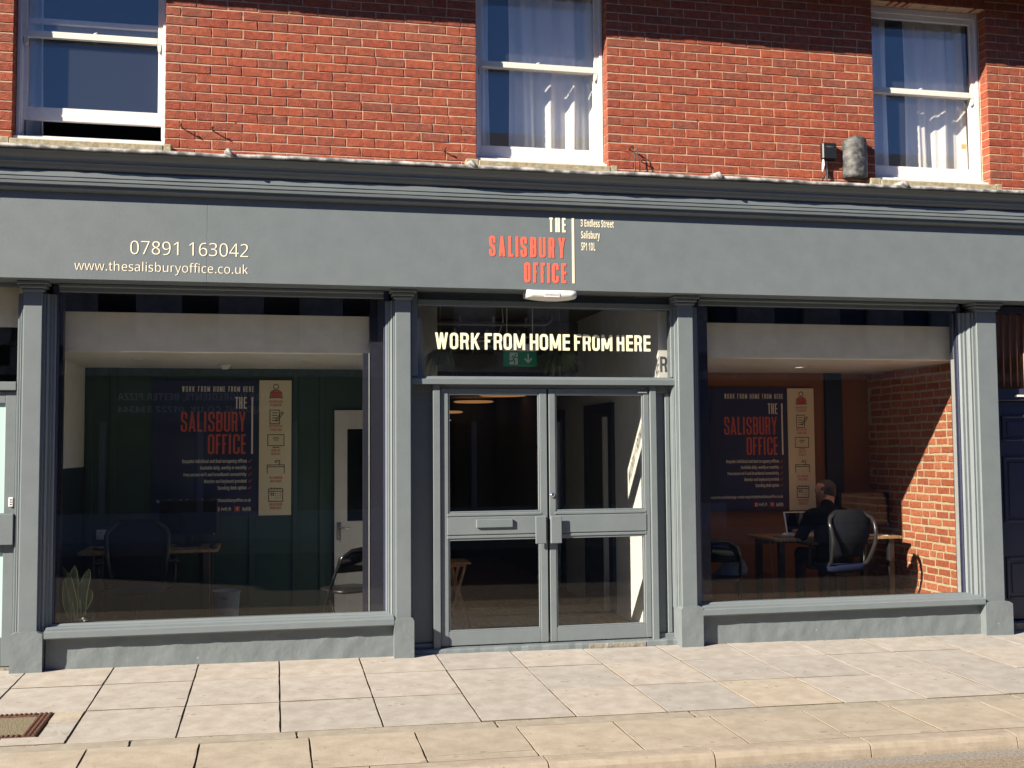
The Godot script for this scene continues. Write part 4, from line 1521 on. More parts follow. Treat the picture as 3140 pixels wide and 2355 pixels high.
	strip(st, [Vector2(-0.078, 0.066), Vector2(-0.070, 0.086), Vector2(-0.050, 0.088), Vector2(-0.034, 0.072), Vector2(-0.022, 0.078)], 0.008, Vector3(0, 0, 0.0108))
	obj("running_figure", st, M.exit_green, ex)
	st = mb()
	var hp := []
	for k in 12:
		hp.append(Vector2(-0.040 + 0.009 * cos(TAU * k / 12), 0.104 + 0.009 * sin(TAU * k / 12)))
	prism(st, hp, Vector3(0, 0, 0.0096), RIGHT, UP, Vector3(0, 0, 0.001))
	obj("running_head", st, M.exit_green, ex)
	st = mb()
	prism(st, [Vector2(0.068, 0.110), Vector2(0.082, 0.110), Vector2(0.082, 0.052), Vector2(0.104, 0.074), Vector2(0.112, 0.062), Vector2(0.075, 0.024), Vector2(0.038, 0.062), Vector2(0.046, 0.074), Vector2(0.068, 0.052)], Vector3(0, 0, 0.0085), RIGHT, UP, Vector3(0, 0, 0.001))
	obj("arrow", st, M.exit_white, ex)
	# trailing spider plants on a high shelf
	spider(Vector3(1.335, 2.245, -0.55), 0.19, 21, "spider plant in a hanging pot at the left of the fanlight")
	spider(Vector3(2.356, 2.245, -0.55), 0.25, 22, "larger spider plant in a hanging pot right of the exit sign")
	# slatted folding table just inside the door
	var tb := thing("folding_table", "small wooden folding table just inside the left door", "table", Vector3(1.46, 0.041, -0.60))
	st = mb()
	for k in 5:
		box(st, Vector3(-0.078, 0.575, -0.16 + k * 0.066), Vector3(0.105, 0.592, -0.105 + k * 0.066), 0.003)
	obj("table_top", st, M.table_wood, tb)
	bx("apron", Vector3(-0.078, 0.553, -0.13), Vector3(0.07, 0.5745, -0.11), M.table_wood, tb, 0.002)
	bx("apron", Vector3(-0.078, 0.553, 0.11), Vector3(0.07, 0.5745, 0.13), M.table_wood, tb, 0.002)
	for l in [[0.055, -0.10, 0.135], [-0.045, 0.07, 0.10]]:
		for sz in [-1, 1]:
			st = mb()
			var A := Vector3(l[0], 0.555, sz * l[2])
			var B := Vector3(l[0] - 0.16 if l[0] > 0 else l[0] + 0.16, 0.0, sz * l[2])
			var s := Vector3(0.012, 0, 0)
			var w := Vector3(0, 0, 0.018)
			prism(st, [Vector2(A.x - 0.011, A.y), Vector2(A.x + 0.011, A.y), Vector2(B.x + 0.011, B.y), Vector2(B.x - 0.011, B.y)], Vector3(0, 0, A.z - 0.009), RIGHT, UP, w)
			obj("leg", st, M.table_wood, tb)
	# disc shaped pendant lamps down the hall
	var lamps := [[2.78, 2.20, -5.0, 0.30, 2.26], [2.68, 2.185, -6.55, 0.28, 2.26], [2.02, 1.99, -5.0, 0.25, 2.26], [1.98, 1.905, -5.6, 0.24, 2.26]]
	var says := ["warm disc pendant lamp in the hall, largest and highest of four", "warm disc pendant lamp in the hall, second highest of four", "warm disc pendant lamp in the hall, third highest of four", "warm disc pendant lamp in the hall, lowest of four"]
	for k in 4:
		var l: Array = lamps[k]
		var lp := thing("pendant_lamp", says[k], "lamp", Vector3(l[0], l[1], l[2]), 0.0, "pendant lamps in the hall")
		st = mb(false)
		lathe(st, Vector3.ZERO, [Vector2(0.02, 0.0), Vector2(l[3] * 0.9, 0.004), Vector2(l[3], 0.016), Vector2(l[3] * 0.9, 0.026), Vector2(0.02, 0.034)], 28)
		obj("lamp_shade", st, M.lamp_warm, lp, true)
		st = mb()
		tube(st, [Vector3(0, 0.03, 0), Vector3(0, l[4] - l[1], 0)], 0.004, 6)
		obj("flex", st, M.black_plastic, lp)
		var om := OmniLight3D.new()
		om.name = "lamp_glow"
		om.light_color = Color(1.0, 0.75, 0.48)
		om.light_energy = 0.0006
		om.omni_range = 8.0
		om.omni_attenuation = 2.0
		om.light_size = 0.1
		om.shadow_enabled = true
		om.position = Vector3(0, -0.06, 0)
		lp.add_child(om)

func spider(at: Vector3, reach: float, sd: int, label: String):
	var p := thing("spider_plant", label, "plant", at, 0.0, "spider plants hanging in the hall")
	var r := RandomNumberGenerator.new()
	r.seed = sd
	var st := mb()
	lathe(st, Vector3.ZERO, [Vector2(0.035, 0.0), Vector2(0.05, 0.075), Vector2(0.056, 0.076), Vector2(0.056, 0.09), Vector2(0.045, 0.09)], 16)
	obj("pot", st, M.duct_dark, p)
	st = mb()
	tube(st, [Vector3(0, 0.05, 0), Vector3(0, 0.616, 0)], 0.003, 5)
	obj("cord", st, M.pipe_grey, p)
	st = mb()
	for k in 64:
		var a := r.randf() * TAU
		var len := reach * r.randf_range(0.55, 1.0)
		var rise := r.randf_range(0.05, 0.17)
		var dir := Vector3(cos(a), 0, sin(a) * 0.7)
		var side := dir.cross(UP).normalized()
		var prev: Array = []
		for i in 9:
			var t := i / 8.0
			var c := Vector3(0, 0.085, 0) + dir * len * t + UP * (rise * 4.0 * t * (0.42 - t * 0.75))
			var w := 0.0075 * sin(PI * (0.12 + 0.88 * t)) + 0.0006
			var now := [c - side * w, c + side * w + UP * w * 0.4]
			if i > 0:
				quad(st, prev[0], prev[1], now[1], now[0], UP)
			prev = now
	obj("foliage", st, M.leaf_spider, p)

# ------------------------------------------------------------------ office furniture
func make_desk(at: Vector3, wide: float, deep: float, top: float, label: String, m: Material) -> Node3D:
	var d := thing("office_desk", label, "desk", at, 0.0, "office desks")
	bx("desktop", Vector3(-wide * 0.5, top - 0.025, -deep * 0.5), Vector3(wide * 0.5, top, deep * 0.5), m, d, 0.003)
	for sx in [-1, 1]:
		for sz in [-1, 1]:
			var x: float = sx * (wide * 0.5 - 0.09)
			var z: float = sz * (deep * 0.5 - 0.07)
			bx("leg", Vector3(x - 0.028, 0.0, z - 0.028), Vector3(x + 0.028, top - 0.0251, z + 0.028), M.metal_dark, d, 0.003)
	bx("rail", Vector3(-wide * 0.5 + 0.12, top - 0.09, -deep * 0.5 + 0.05), Vector3(wide * 0.5 - 0.12, top - 0.0252, -deep * 0.5 + 0.07), M.metal_dark, d)
	return d

func make_monitor(at: Vector3, w: float, h: float, lift: float, label: String):
	var o := thing("monitor", label, "monitor", at, 0.0, "computer monitors")
	bx("bezel", Vector3(-w * 0.5, lift, -0.03), Vector3(w * 0.5, lift + h, 0.0), M.black_plastic, o, 0.004)
	bx("panel", Vector3(-w * 0.5 + 0.012, lift + 0.018, 0.0005), Vector3(w * 0.5 - 0.012, lift + h - 0.012, 0.002), M.screen_dark, o)
	bx("neck", Vector3(-0.03, 0.012, -0.055), Vector3(0.03, lift + 0.1, -0.031), M.black_plastic, o, 0.004)
	bx("foot", Vector3(-0.11, 0.0, -0.12), Vector3(0.11, 0.0119, 0.06), M.black_plastic, o, 0.004)
	bx("badge", Vector3(w * 0.5 - 0.03, lift + 0.006, 0.0005), Vector3(w * 0.5 - 0.022, lift + 0.014, 0.0015), M.white_plastic, o)

func make_office_chair(at: Vector3, turn: float, label: String, back_w: float, back_top: float, shell: Material) -> Node3D:
	# the chair faces -z, its back is at +z
	var c := thing("office_chair", label, "office chair", at, turn, "office chairs")
	var st := mb(false)
	# seat pad
	var rings := []
	for k in 5:
		var y: float = [0.43, 0.44, 0.475, 0.495, 0.5][k]
		var g: float = [0.86, 0.97, 1.0, 0.95, 0.7][k]
		var ring := []
		for i in 28:
			var a := TAU * i / 28
			var cx := signf(cos(a)) * pow(absf(cos(a)), 0.55) * 0.235 * g
			var cz := signf(sin(a)) * pow(absf(sin(a)), 0.55) * 0.225 * g
			ring.append(Vector3(cx, y, cz))
		rings.append(ring)
	loft(st, rings)
	obj("seat", st, M.seat_blue, c, true)
	# curved backrest: a padded panel with an S shaped profile
	st = mb(false)
	rings = []
	var steps := 12
	for j in steps + 1:
		var t := float(j) / steps
		var y := lerpf(0.56, back_top, t)
		var z := 0.215 + 0.045 * sin(t * PI * 1.15 - 0.5) + 0.03 * t
		var hw := back_w * 0.5 * (0.74 + 0.26 * sin(minf(1.0, t * 1.35) * PI * 0.5)) * (1.0 if t < 0.8 else sqrt(maxf(0.12, 1.0 - pow((t - 0.8) / 0.215, 2.0) * 0.75)))
		var ring := []
		for i in 20:
			var a := TAU * i / 20
			var u := cos(a)
			var x := signf(u) * pow(absf(u), 0.6) * hw
			ring.append(Vector3(x, y, z - 0.05 * (x * x) / (hw * hw + 0.001) + sin(a) * 0.016))
		rings.append(ring)
	loft(st, rings)
	obj("backrest", st, M.black_cloth, c, true)
	# side rails of the back, sweeping down under the seat
	for sx in [-1, 1]:
		st = mb(false)
		var pts := []
		for j in 13:
			var t := j / 12.0
			var y := lerpf(0.44, back_top - 0.03, t)
			var z := 0.225 + 0.06 * sin(t * TAU * 0.72 - 1.1) + 0.01
			if t < 0.16:
				z -= (0.16 - t) * 0.5
			var x: float = sx * (back_w * 0.5 + 0.012 - 0.06 * pow(1.0 - t, 2.0) - (0.10 * pow(maxf(0.0, t - 0.85) / 0.15, 2.0)))
			pts.append(Vector3(x, y, z))
		tube(st, pts, 0.017, 10)
		obj("back_rail", st, shell, c, true)
		st = mb(false)
		tube(st, [Vector3(sx * 0.20, 0.44, 0.02), Vector3(sx * 0.285, 0.46, 0.02), Vector3(sx * 0.29, 0.62, 0.03), Vector3(sx * 0.28, 0.66, 0.03)], 0.014, 8)
		obj("arm_post", st, M.black_plastic, c, true)
		bx("arm_pad", Vector3(sx * 0.28 - 0.035, 0.66, -0.12), Vector3(sx * 0.28 + 0.035, 0.69, 0.12), M.black_plastic, c, 0.012)
	st = mb(false)
	tube(st, [Vector3(0, 0.10, 0), Vector3(0, 0.26, 0), Vector3(0, 0.261, 0), Vector3(0, 0.43, 0)], [0.028, 0.028, 0.02, 0.02], 12)
	obj("gas_column", st, M.metal_dark, c, true)
	bx("seat_mechanism", Vector3(-0.10, 0.39, -0.12), Vector3(0.10, 0.429, 0.14), M.black_plastic, c, 0.01)
	for k in 5:
		var a := TAU * k / 5 + 0.3
		var dir := Vector3(cos(a), 0, sin(a))
		st = mb(false)
		tube(st, [Vector3(0, 0.11, 0) + dir * 0.02, Vector3(0, 0.095, 0) + dir * 0.16, Vector3(0, 0.07, 0) + dir * 0.29], [0.024, 0.02, 0.015], 8)
		var arm := obj("base_arm", st, M.black_plastic, c, true)
		st = mb(false)
		var side := dir.cross(UP)
		var q := Vector3(0, 0.027, 0) + dir * 0.29
		tube(st, [q - side * 0.022, q + side * 0.022], 0.027, 12)
		obj("castor", st, M.black_plastic, arm, true)
	return c

func make_folding_chair(at: Vector3, turn: float, label: String) -> Node3D:
	var c := thing("folding_chair", label, "folding chair", at, turn, "black folding chairs")
	var st := mb(false)
	# bent tube: front feet, up and over the back, down again
	var pts := []
	for p in [[-0.22, 0.0, 0.20], [-0.215, 0.22, 0.09], [-0.21, 0.45, -0.03], [-0.20, 0.62, -0.115], [-0.17, 0.715, -0.155], [-0.10, 0.765, -0.178], [0.0, 0.775, -0.182], [0.10, 0.765, -0.178], [0.17, 0.715, -0.155], [0.20, 0.62, -0.115], [0.21, 0.45, -0.03], [0.215, 0.22, 0.09], [0.22, 0.0, 0.20]]:
		pts.append(Vector3(p[0], p[1], p[2]))
	tube(st, pts, 0.0125, 10)
	obj("frame_tube", st, M.black_gloss, c, true)
	for sx in [-1, 1]:
		st = mb(false)
		tube(st, [Vector3(sx * 0.19, 0.0, -0.22), Vector3(sx * 0.19, 0.24, -0.08), Vector3(sx * 0.19, 0.44, 0.04)], 0.011, 8)
		obj("leg", st, M.black_gloss, c, true)
	# back panel
	st = mb(false)
	var rows := []
	for side in [0, 1]:
		var ring := []
		for k in 17:
			var t := k / 16.0
			var x := lerpf(-0.195, 0.195, t)
			var top := 0.765 - 0.9 * pow(absf(x), 2.0) * (1.0 if absf(x) < 0.1 else 1.6)
			ring.append(Vector3(x, top, 0))
		for k in 17:
			var t := k / 16.0
			ring.append(Vector3(lerpf(0.195, -0.195, t), 0.585, 0))
		var zed := []
		for p in ring:
			zed.append(Vector3(p.x, p.y, -0.182 + (0.775 - p.y) * 0.44 + 0.3 * p.x * p.x + (0.008 if side == 1 else -0.008)))
		rows.append(zed)
	loft(st, rows)
	obj("back_panel", st, M.black_gloss, c)
	st = mb(false)
	var rings := []
	for k in 4:
		var y: float = [0.425, 0.432, 0.45, 0.455][k]
		var g: float = [0.94, 1.0, 1.0, 0.93][k]
		var ring := []
		for i in 24:
			var a := TAU * i / 24
			ring.append(Vector3(signf(cos(a)) * pow(absf(cos(a)), 0.5) * 0.195 * g, y, 0.02 + signf(sin(a)) * pow(absf(sin(a)), 0.5) * 0.195 * g))
		rings.append(ring)
	loft(st, rings)
	obj("seat", st, M.black_plastic, c, true)
	return c

func icon(st: SurfaceTool, kind: int, c: Vector2, s: float, z: float):
	var o := Vector3(c.x, c.y, z)
	var line := 0.0065
	var seg := func(pts: Array, closed := false):
		var q := []
		for p in pts:
			q.append(Vector2(p[0], p[1]) * s)
		strip(st, q, line, o, closed)
		o.z += 0.0001
	if kind == 0:
		var head := []
		for k in 16:
			head.append([0.36 * cos(TAU * k / 16), 0.62 + 0.36 * sin(TAU * k / 16)])
		seg.call(head, true)
		seg.call([[-0.85, -0.95], [-0.8, -0.3], [-0.35, 0.1], [0.35, 0.1], [0.8, -0.3], [0.85, -0.95]])
		seg.call([[-1.0, -1.0], [1.0, -1.0]])
	elif kind == 1:
		seg.call([[-0.85, -1.0], [-0.85, 1.0], [0.5, 1.0], [0.5, -1.0]], true)
		for k in 4:
			seg.call([[-0.55, 0.6 - k * 0.38], [0.2, 0.6 - k * 0.38]])
		seg.call([[0.0, -0.45], [0.85, 0.75], [1.05, 0.58], [0.2, -0.6]], true)
	elif kind == 2:
		seg.call([[-1.15, -0.65], [-1.15, 0.95], [1.15, 0.95], [1.15, -0.65]], true)
		seg.call([[-0.5, -0.9], [0.5, -0.9]])
		seg.call([[-0.45, 0.35], [-0.2, 0.5], [0.2, 0.5], [0.45, 0.35]])
		seg.call([[-0.25, 0.12], [0.0, 0.22], [0.25, 0.12]])
	elif kind == 3:
		seg.call([[-1.2, -0.9], [-1.2, 0.35], [1.2, 0.35], [1.2, -0.9]])
		seg.call([[-1.2, 0.08], [1.2, 0.08]])
		seg.call([[0.55, 0.38], [0.55, 0.95], [0.1, 1.0], [-0.15, 0.8], [0.3, 0.7]])
	else:
		seg.call([[-1.0, -1.0], [-1.0, 0.8], [1.0, 0.8], [1.0, -1.0]], true)
		seg.call([[-1.0, 0.45], [1.0, 0.45]])
		for k in 4:
			seg.call([[-0.6 + k * 0.4, 0.7], [-0.6 + k * 0.4, 1.0]])
		seg.call([[-0.65, -0.1], [-0.65, 0.2], [-0.25, 0.2], [-0.25, -0.1]], true)
		for k in 9:
			var x := -0.1 + (k % 3) * 0.35
			var y := 0.1 - (k / 3) * 0.3
			seg.call([[x, y], [x + 0.12, y]])

func make_posters(x: float, y: float, z: float, which: String):
	# navy poster 0.907 wide, 1.207 high, and a cream strip beside it; x, y is the poster's lower left corner
	var p := thing("poster", "navy poster with red and cream lettering on the %s" % which, "poster", Vector3(x, y, z), 0.0, "navy office posters")
	bx("sheet", Vector3(0, 0, 0), Vector3(0.907, 1.207, 0.004), M.poster_navy, p)
	var f := 0.907 / 1205.0
	var h := 1.207 / 1570.0
	var X := func(v: float) -> float: return (v - 40.0) * f
	var Y := func(v: float) -> float: return 1.207 - (v - 45.0) * h
	var zl := 0.0055
	var bold := type_font(true)
	for l in [["W", 367, 395], ["O", 408, 433], ["R", 447, 470], ["K", 485, 511], ["F", 548, 568], ["R", 583, 605], ["O", 618, 641], ["M", 655, 685], ["H", 723, 747], ["O", 762, 786], ["M", 798, 828], ["E", 840, 858], ["F", 898, 916], ["R", 928, 950], ["O", 963, 986], ["M", 1000, 1030], ["H", 1070, 1092], ["E", 1105, 1122], ["R", 1136, 1158], ["E", 1172, 1192]]:
		obj("letter", glyph(l[0], X.call(l[1]), X.call(l[2]), Y.call(183), Y.call(118), 0.0058), M.print_cream, p).position.z = zl
	for l in [["T", 976, 1012], ["H", 1022, 1060], ["E", 1075, 1110]]:
		obj("letter", glyph(l[0], X.call(l[1]), X.call(l[2]), Y.call(378), Y.call(242), 0.011), M.print_cream, p).position.z = zl
	for l in [["S", 357, 430], ["A", 445, 525], ["L", 543, 600], ["I", 620, 645], ["S", 668, 742], ["B", 760, 832], ["U", 848, 920], ["R", 936, 1005], ["Y", 1020, 1100]]:
		obj("letter", glyph(l[0], X.call(l[1]), X.call(l[2]), Y.call(645), Y.call(415), 0.018), M.print_red, p).position.z = zl
	for l in [["O", 665, 740], ["F", 757, 815], ["F", 832, 888], ["I", 905, 932], ["C", 955, 1032], ["E", 1047, 1100]]:
		obj("letter", glyph(l[0], X.call(l[1]), X.call(l[2]), Y.call(905), Y.call(675), 0.018), M.print_red, p).position.z = zl
	bx("rule", Vector3(X.call(1165), Y.call(905), 0.0042), Vector3(X.call(1185), Y.call(242), 0.0055), M.print_cream, p)
	for l in [["Bespoke individual and dual occupancy offices", 377, 1115, 1020, 962], ["Available daily, weekly or monthly", 578, 1113, 1096, 1040], ["Free secure wi-fi and broadband connectivity", 393, 1112, 1172, 1118], ["Monitor and keyboard provided", 627, 1112, 1252, 1196], ["Standing desk option", 780, 1111, 1330, 1272], ["For enquiries and bookings: e-mail enquiries@thesalisburyoffice.co.uk", 95, 1165, 1470, 1420], ["#wfh_fh", 822, 936, 1568, 1518], ["#wfhfh", 1066, 1165, 1568, 1518]]:
		lettering("text_line", l[0], bold, M.print_cream, p, Vector2(X.call(l[1]), Y.call(l[3])), Vector2(X.call(l[2]), Y.call(l[4])), zl)
	for k in 5:
		var st := mb()
		var yy: float = Y.call(990.0 + k * 77.0)
		strip(st, [Vector2(X.call(1135), yy), Vector2(X.call(1145), yy - 0.010), Vector2(X.call(1170), yy + 0.014)], 0.007, Vector3(0, 0, zl))
		obj("tick", st, M.print_red, p)
	for q in [[762, 808], [977, 1040]]:
		bx("social_badge", Vector3(X.call(q[0]), Y.call(1570), 0.0042), Vector3(X.call(q[1]), Y.call(1512), 0.0055), M.print_red, p)
		var st := mb()
		var cx: float = X.call((q[0] + q[1]) * 0.5)
		var cy: float = Y.call(1541)
		if q[0] < 900:
			strip(st, [Vector2(cx - 0.010, cy - 0.010), Vector2(cx - 0.010, cy + 0.010), Vector2(cx + 0.010, cy + 0.010), Vector2(cx + 0.010, cy - 0.010)], 0.005, Vector3(0, 0, 0.0065), true)
		else:
			strip(st, [Vector2(cx + 0.008, cy + 0.014), Vector2(cx, cy + 0.012), Vector2(cx, cy - 0.016)], 0.005, Vector3(0, 0, 0.0065))
			strip(st, [Vector2(cx - 0.008, cy), Vector2(cx + 0.008, cy)], 0.004, Vector3(0, 0, 0.0068))
		obj("badge_mark", st, M.print_cream, p)
	var s := thing("information_strip", "cream strip of line icons beside the poster on the %s" % which, "poster", Vector3(x + 0.915, y - 0.006, z + 0.002), 0.0, "cream icon strips")
	bx("sheet", Vector3(0, 0, 0), Vector3(0.285, 1.213, 0.003), M.poster_strip, s)
	var caps := [["HIGH RESOLUTION", "PC MONITORS"], ["EASY IN EASY OUT", "FLEXIBLE TERMS"], ["SUPER FAST", "SECURE WI-FI"], ["FULLY FURNISHED", "OFFICE SPACE"], ["ONLINE ROOM", "BOOKING FACILITY"]]
	var ys := [185, 490, 775, 1080, 1395]
	var ct := [[295, 325, 335, 367], [582, 612, 624, 655], [867, 897, 908, 938], [1185, 1215, 1226, 1256], [1495, 1525, 1537, 1567]]
	var F := 0.285 / 370.0
	for k in 5:
		var cy: float = 1.213 - (ys[k] - 60.0) * h
		var st := mb()
		icon(st, k, Vector2(0.148, cy), 0.062, 0.0042)
		obj("icon", st, M.print_ink, s)
		if k == 0:
			bx("laptop_mark", Vector3(0.148 - 0.045, cy - 0.058, 0.0032), Vector3(0.148 + 0.045, cy - 0.002, 0.0052), M.print_red, s)
		for q in 2:
			var hw: float = [0.058, 0.05][q] if k != 2 else 0.04
			lettering("caption", caps[k][q], bold, M.print_red, s, Vector2(0.148 - hw, 1.213 - (ct[k][q * 2 + 1] - 60.0) * h), Vector2(0.148 + hw, 1.213 - (ct[k][q * 2] - 60.0) * h), 0.0042)

func build_office_left():
	make_posters(-1.052, 0.976, -1.731, "green wall of the left office")
	make_desk(Vector3(-1.0, 0, -1.32), 1.09, 0.62, 0.742, "pale wood desk against the green wall in the left office", M.desk_wood)
	make_monitor(Vector3(-0.715, 0.7425, -1.36), 0.48, 0.30, 0.09, "black monitor on the desk in the left office, in front of the poster")
	make_office_chair(Vector3(-1.07, 0, -0.86), 0.12, "black office chair at the desk in the left office", 0.44, 1.02, M.black_plastic)
	var st := mb()
	var kb := thing("headset", "small black headset lying on the left end of the desk", "headset", Vector3(-1.38, 0.7425, -1.22))
	st = mb(false)
	var band := []
	for k in 13:
		var a := PI * k / 12.0
		band.append(Vector3(0.06 * cos(a), 0.009, 0.05 * sin(a)))
	tube(st, band, 0.008, 6)
	obj("band", st, M.black_plastic, kb, true)
	for sx in [-1, 1]:
		st = mb(false)
		lathe(st, Vector3(sx * 0.06, 0.0, 0), [Vector2(0.02, 0.001), Vector2(0.024, 0.008), Vector2(0.02, 0.02), Vector2(0.004, 0.022)], 12)
		obj("ear_cup", st, M.black_plastic, kb, true)
	var ms := thing("computer_mouse", "black mouse on the right end of the desk in the left office", "mouse", Vector3(-0.50, 0.7425, -1.16))
	st = mb(false)
	lathe(st, Vector3.ZERO, [Vector2(0.03, 0.0), Vector2(0.032, 0.01), Vector2(0.026, 0.024), Vector2(0.01, 0.032), Vector2(0.002, 0.033)], 16, 1.0, 1.6)
	obj("body", st, M.black_plastic, ms, true)
	bx("wheel", Vector3(-0.004, 0.026, 0.012), Vector3(0.004, 0.033, 0.028), M.metal_dark, ms, 0.001)
	# double socket on the green wall
	var so := thing("wall_socket", "white double socket plate on the green wall behind the chair", "socket", Vector3(-1.44, 0.83, -1.7495))
	bx("plate", Vector3(-0.073, -0.043, 0.0), Vector3(0.073, 0.043, 0.009), M.white_plastic, so, 0.004)
	for k in [-0.035, 0.035]:
		st = mb()
		box(st, Vector3(k - 0.004, 0.008, 0.0092), Vector3(k + 0.004, 0.02, 0.0098))
		box(st, Vector3(k - 0.018, -0.014, 0.0092), Vector3(k - 0.008, -0.009, 0.0098))
		box(st, Vector3(k + 0.008, -0.014, 0.0092), Vector3(k + 0.018, -0.009, 0.0098))
		obj("pin_holes", st, M.print_ink, so)
	# waste bin with a hand hole
	var b := thing("waste_bin", "pale blue plastic waste bin with a hand hole by the green wall", "bin", Vector3(-0.39, 0.0, -1.2))
	st = mb(false)
	lathe(st, Vector3.ZERO, [Vector2(0.088, 0.0), Vector2(0.09, 0.02), Vector2(0.112, 0.36), Vector2(0.118, 0.365), Vector2(0.118, 0.38), Vector2(0.108, 0.38), Vector2(0.085, 0.03), Vector2(0.01, 0.03)], 28)
	obj("tub", st, M.bin_blue, b, true)
	st = mb()
	var hp := []
	for k in 14:
		hp.append(Vector2(0.036 * cos(TAU * k / 14), 0.016 * sin(TAU * k / 14)))
	prism(st, hp, Vector3(-0.02, 0.325, 0.104), RIGHT, UP, Vector3(0, 0, 0.006))
	obj("hand_hole", st, M.black_plastic, b)
	# snake plant in the window
	snake_plant()
	make_folding_chair(Vector3(0.60, 0.0, -0.52), PI + 0.5, "black folding chair in front of the white door in the left office")
	# half glazed white door standing ajar at the back
	var d := thing("office_door", "white half glazed door ajar at the back of the left office", "door", Vector3(0.532, 0.0, -1.70), -0.02)
	bx("leaf_stile", Vector3(0, 0.01, -0.04), Vector3(0.115, 1.912, 0.0), M.plaster_white, d, 0.002)
	bx("leaf_stile", Vector3(0.62, 0.01, -0.04), Vector3(0.735, 1.912, 0.0), M.plaster_white, d, 0.002)
	for r in [[0.01, 0.20], [0.70, 0.905], [1.74, 1.912]]:
		bx("leaf_rail", Vector3(0.115, r[0], -0.04), Vector3(0.62, r[1], 0.0), M.plaster_white, d)
	bx("lower_panel", Vector3(0.115, 0.20, -0.03), Vector3(0.62, 0.70, -0.012), M.plaster_white, d)
	bx("pane", Vector3(0.115, 0.905, -0.022), Vector3(0.62, 1.74, -0.018), M.screen_dark, d)
	st = mb()
	box(st, Vector3(0.022, 0.74, 0.0), Vector3(0.062, 0.90, 0.008), 0.006)
	var hd := obj("handle_plate", st, M.chrome, d)
	st = mb(false)
	tube(st, [Vector3(0.042, 0.85, 0.006), Vector3(0.042, 0.85, 0.05), Vector3(0.07, 0.852, 0.055), Vector3(0.135, 0.846, 0.052)], 0.008, 8)
	obj("lever", st, M.chrome, hd, true)
	st = mb()
	box(st, Vector3(0.048, 0.72, 0.012), Vector3(0.056, 0.78, 0.015))
	tube(st, [Vector3(0.046, 0.785, 0.004), Vector3(0.046, 0.785, 0.02)], 0.008, 8)
	obj("key", st, M.chrome, hd)
	bx("lock_face", Vector3(-0.0015, 0.75, -0.03), Vector3(0.0, 0.90, -0.01), M.metal_dark, d)
	# smoke detector and downlights
	var sm := thing("smoke_detector", "white smoke detector on the ceiling of the left office", "smoke detector", Vector3(-0.42, 2.2875, -1.25))
	st = mb(false)
	lathe(st, Vector3.ZERO, [Vector2(0.05, 0.0), Vector2(0.052, -0.012), Vector2(0.045, -0.018), Vector2(0.036, -0.02), Vector2(0.034, -0.036), Vector2(0.02, -0.042), Vector2(0.004, -0.043)], 20)
	obj("body", st, M.white_plastic, sm, true)
	bx("test_button", Vector3(-0.006, -0.046, -0.006), Vector3(0.006, -0.0425, 0.006), M.metal_dark, sm)
	downlight(Vector3(-1.08, 2.2875, -0.75), "ceiling downlight at the left of the left office")
	downlight(Vector3(0.26, 2.2875, -0.80), "ceiling downlight at the right of the left office")

func downlight(at: Vector3, label: String, lit := false):
	var o := thing("downlight", label, "downlight", at, 0.0, "ceiling downlights")
	var st := mb(false)
	lathe(st, Vector3.ZERO, [Vector2(0.048, 0.0), Vector2(0.046, -0.006), Vector2(0.036, -0.007), Vector2(0.034, -0.001)], 20)
	obj("trim_ring", st, M.white_plastic, o, true)
	st = mb()
	lathe(st, Vector3.ZERO, [Vector2(0.033, -0.001), Vector2(0.03, -0.0035), Vector2(0.004, -0.004)], 16)
	obj("lens", st, M.lens_lit if lit else M.chrome, o)
	if lit:
		var sp := SpotLight3D.new()
		sp.name = "downlight_beam"
		sp.light_color = Color(1.0, 0.85, 0.66)
		sp.light_energy = 0.10
		sp.spot_angle = 55.0
		sp.spot_range = 6.0
		sp.spot_attenuation = 2.0
		sp.light_size = 0.03
		sp.shadow_enabled = true
		sp.rotation.x = -PI / 2
		sp.position = Vector3(0, -0.012, 0)
		o.add_child(sp)

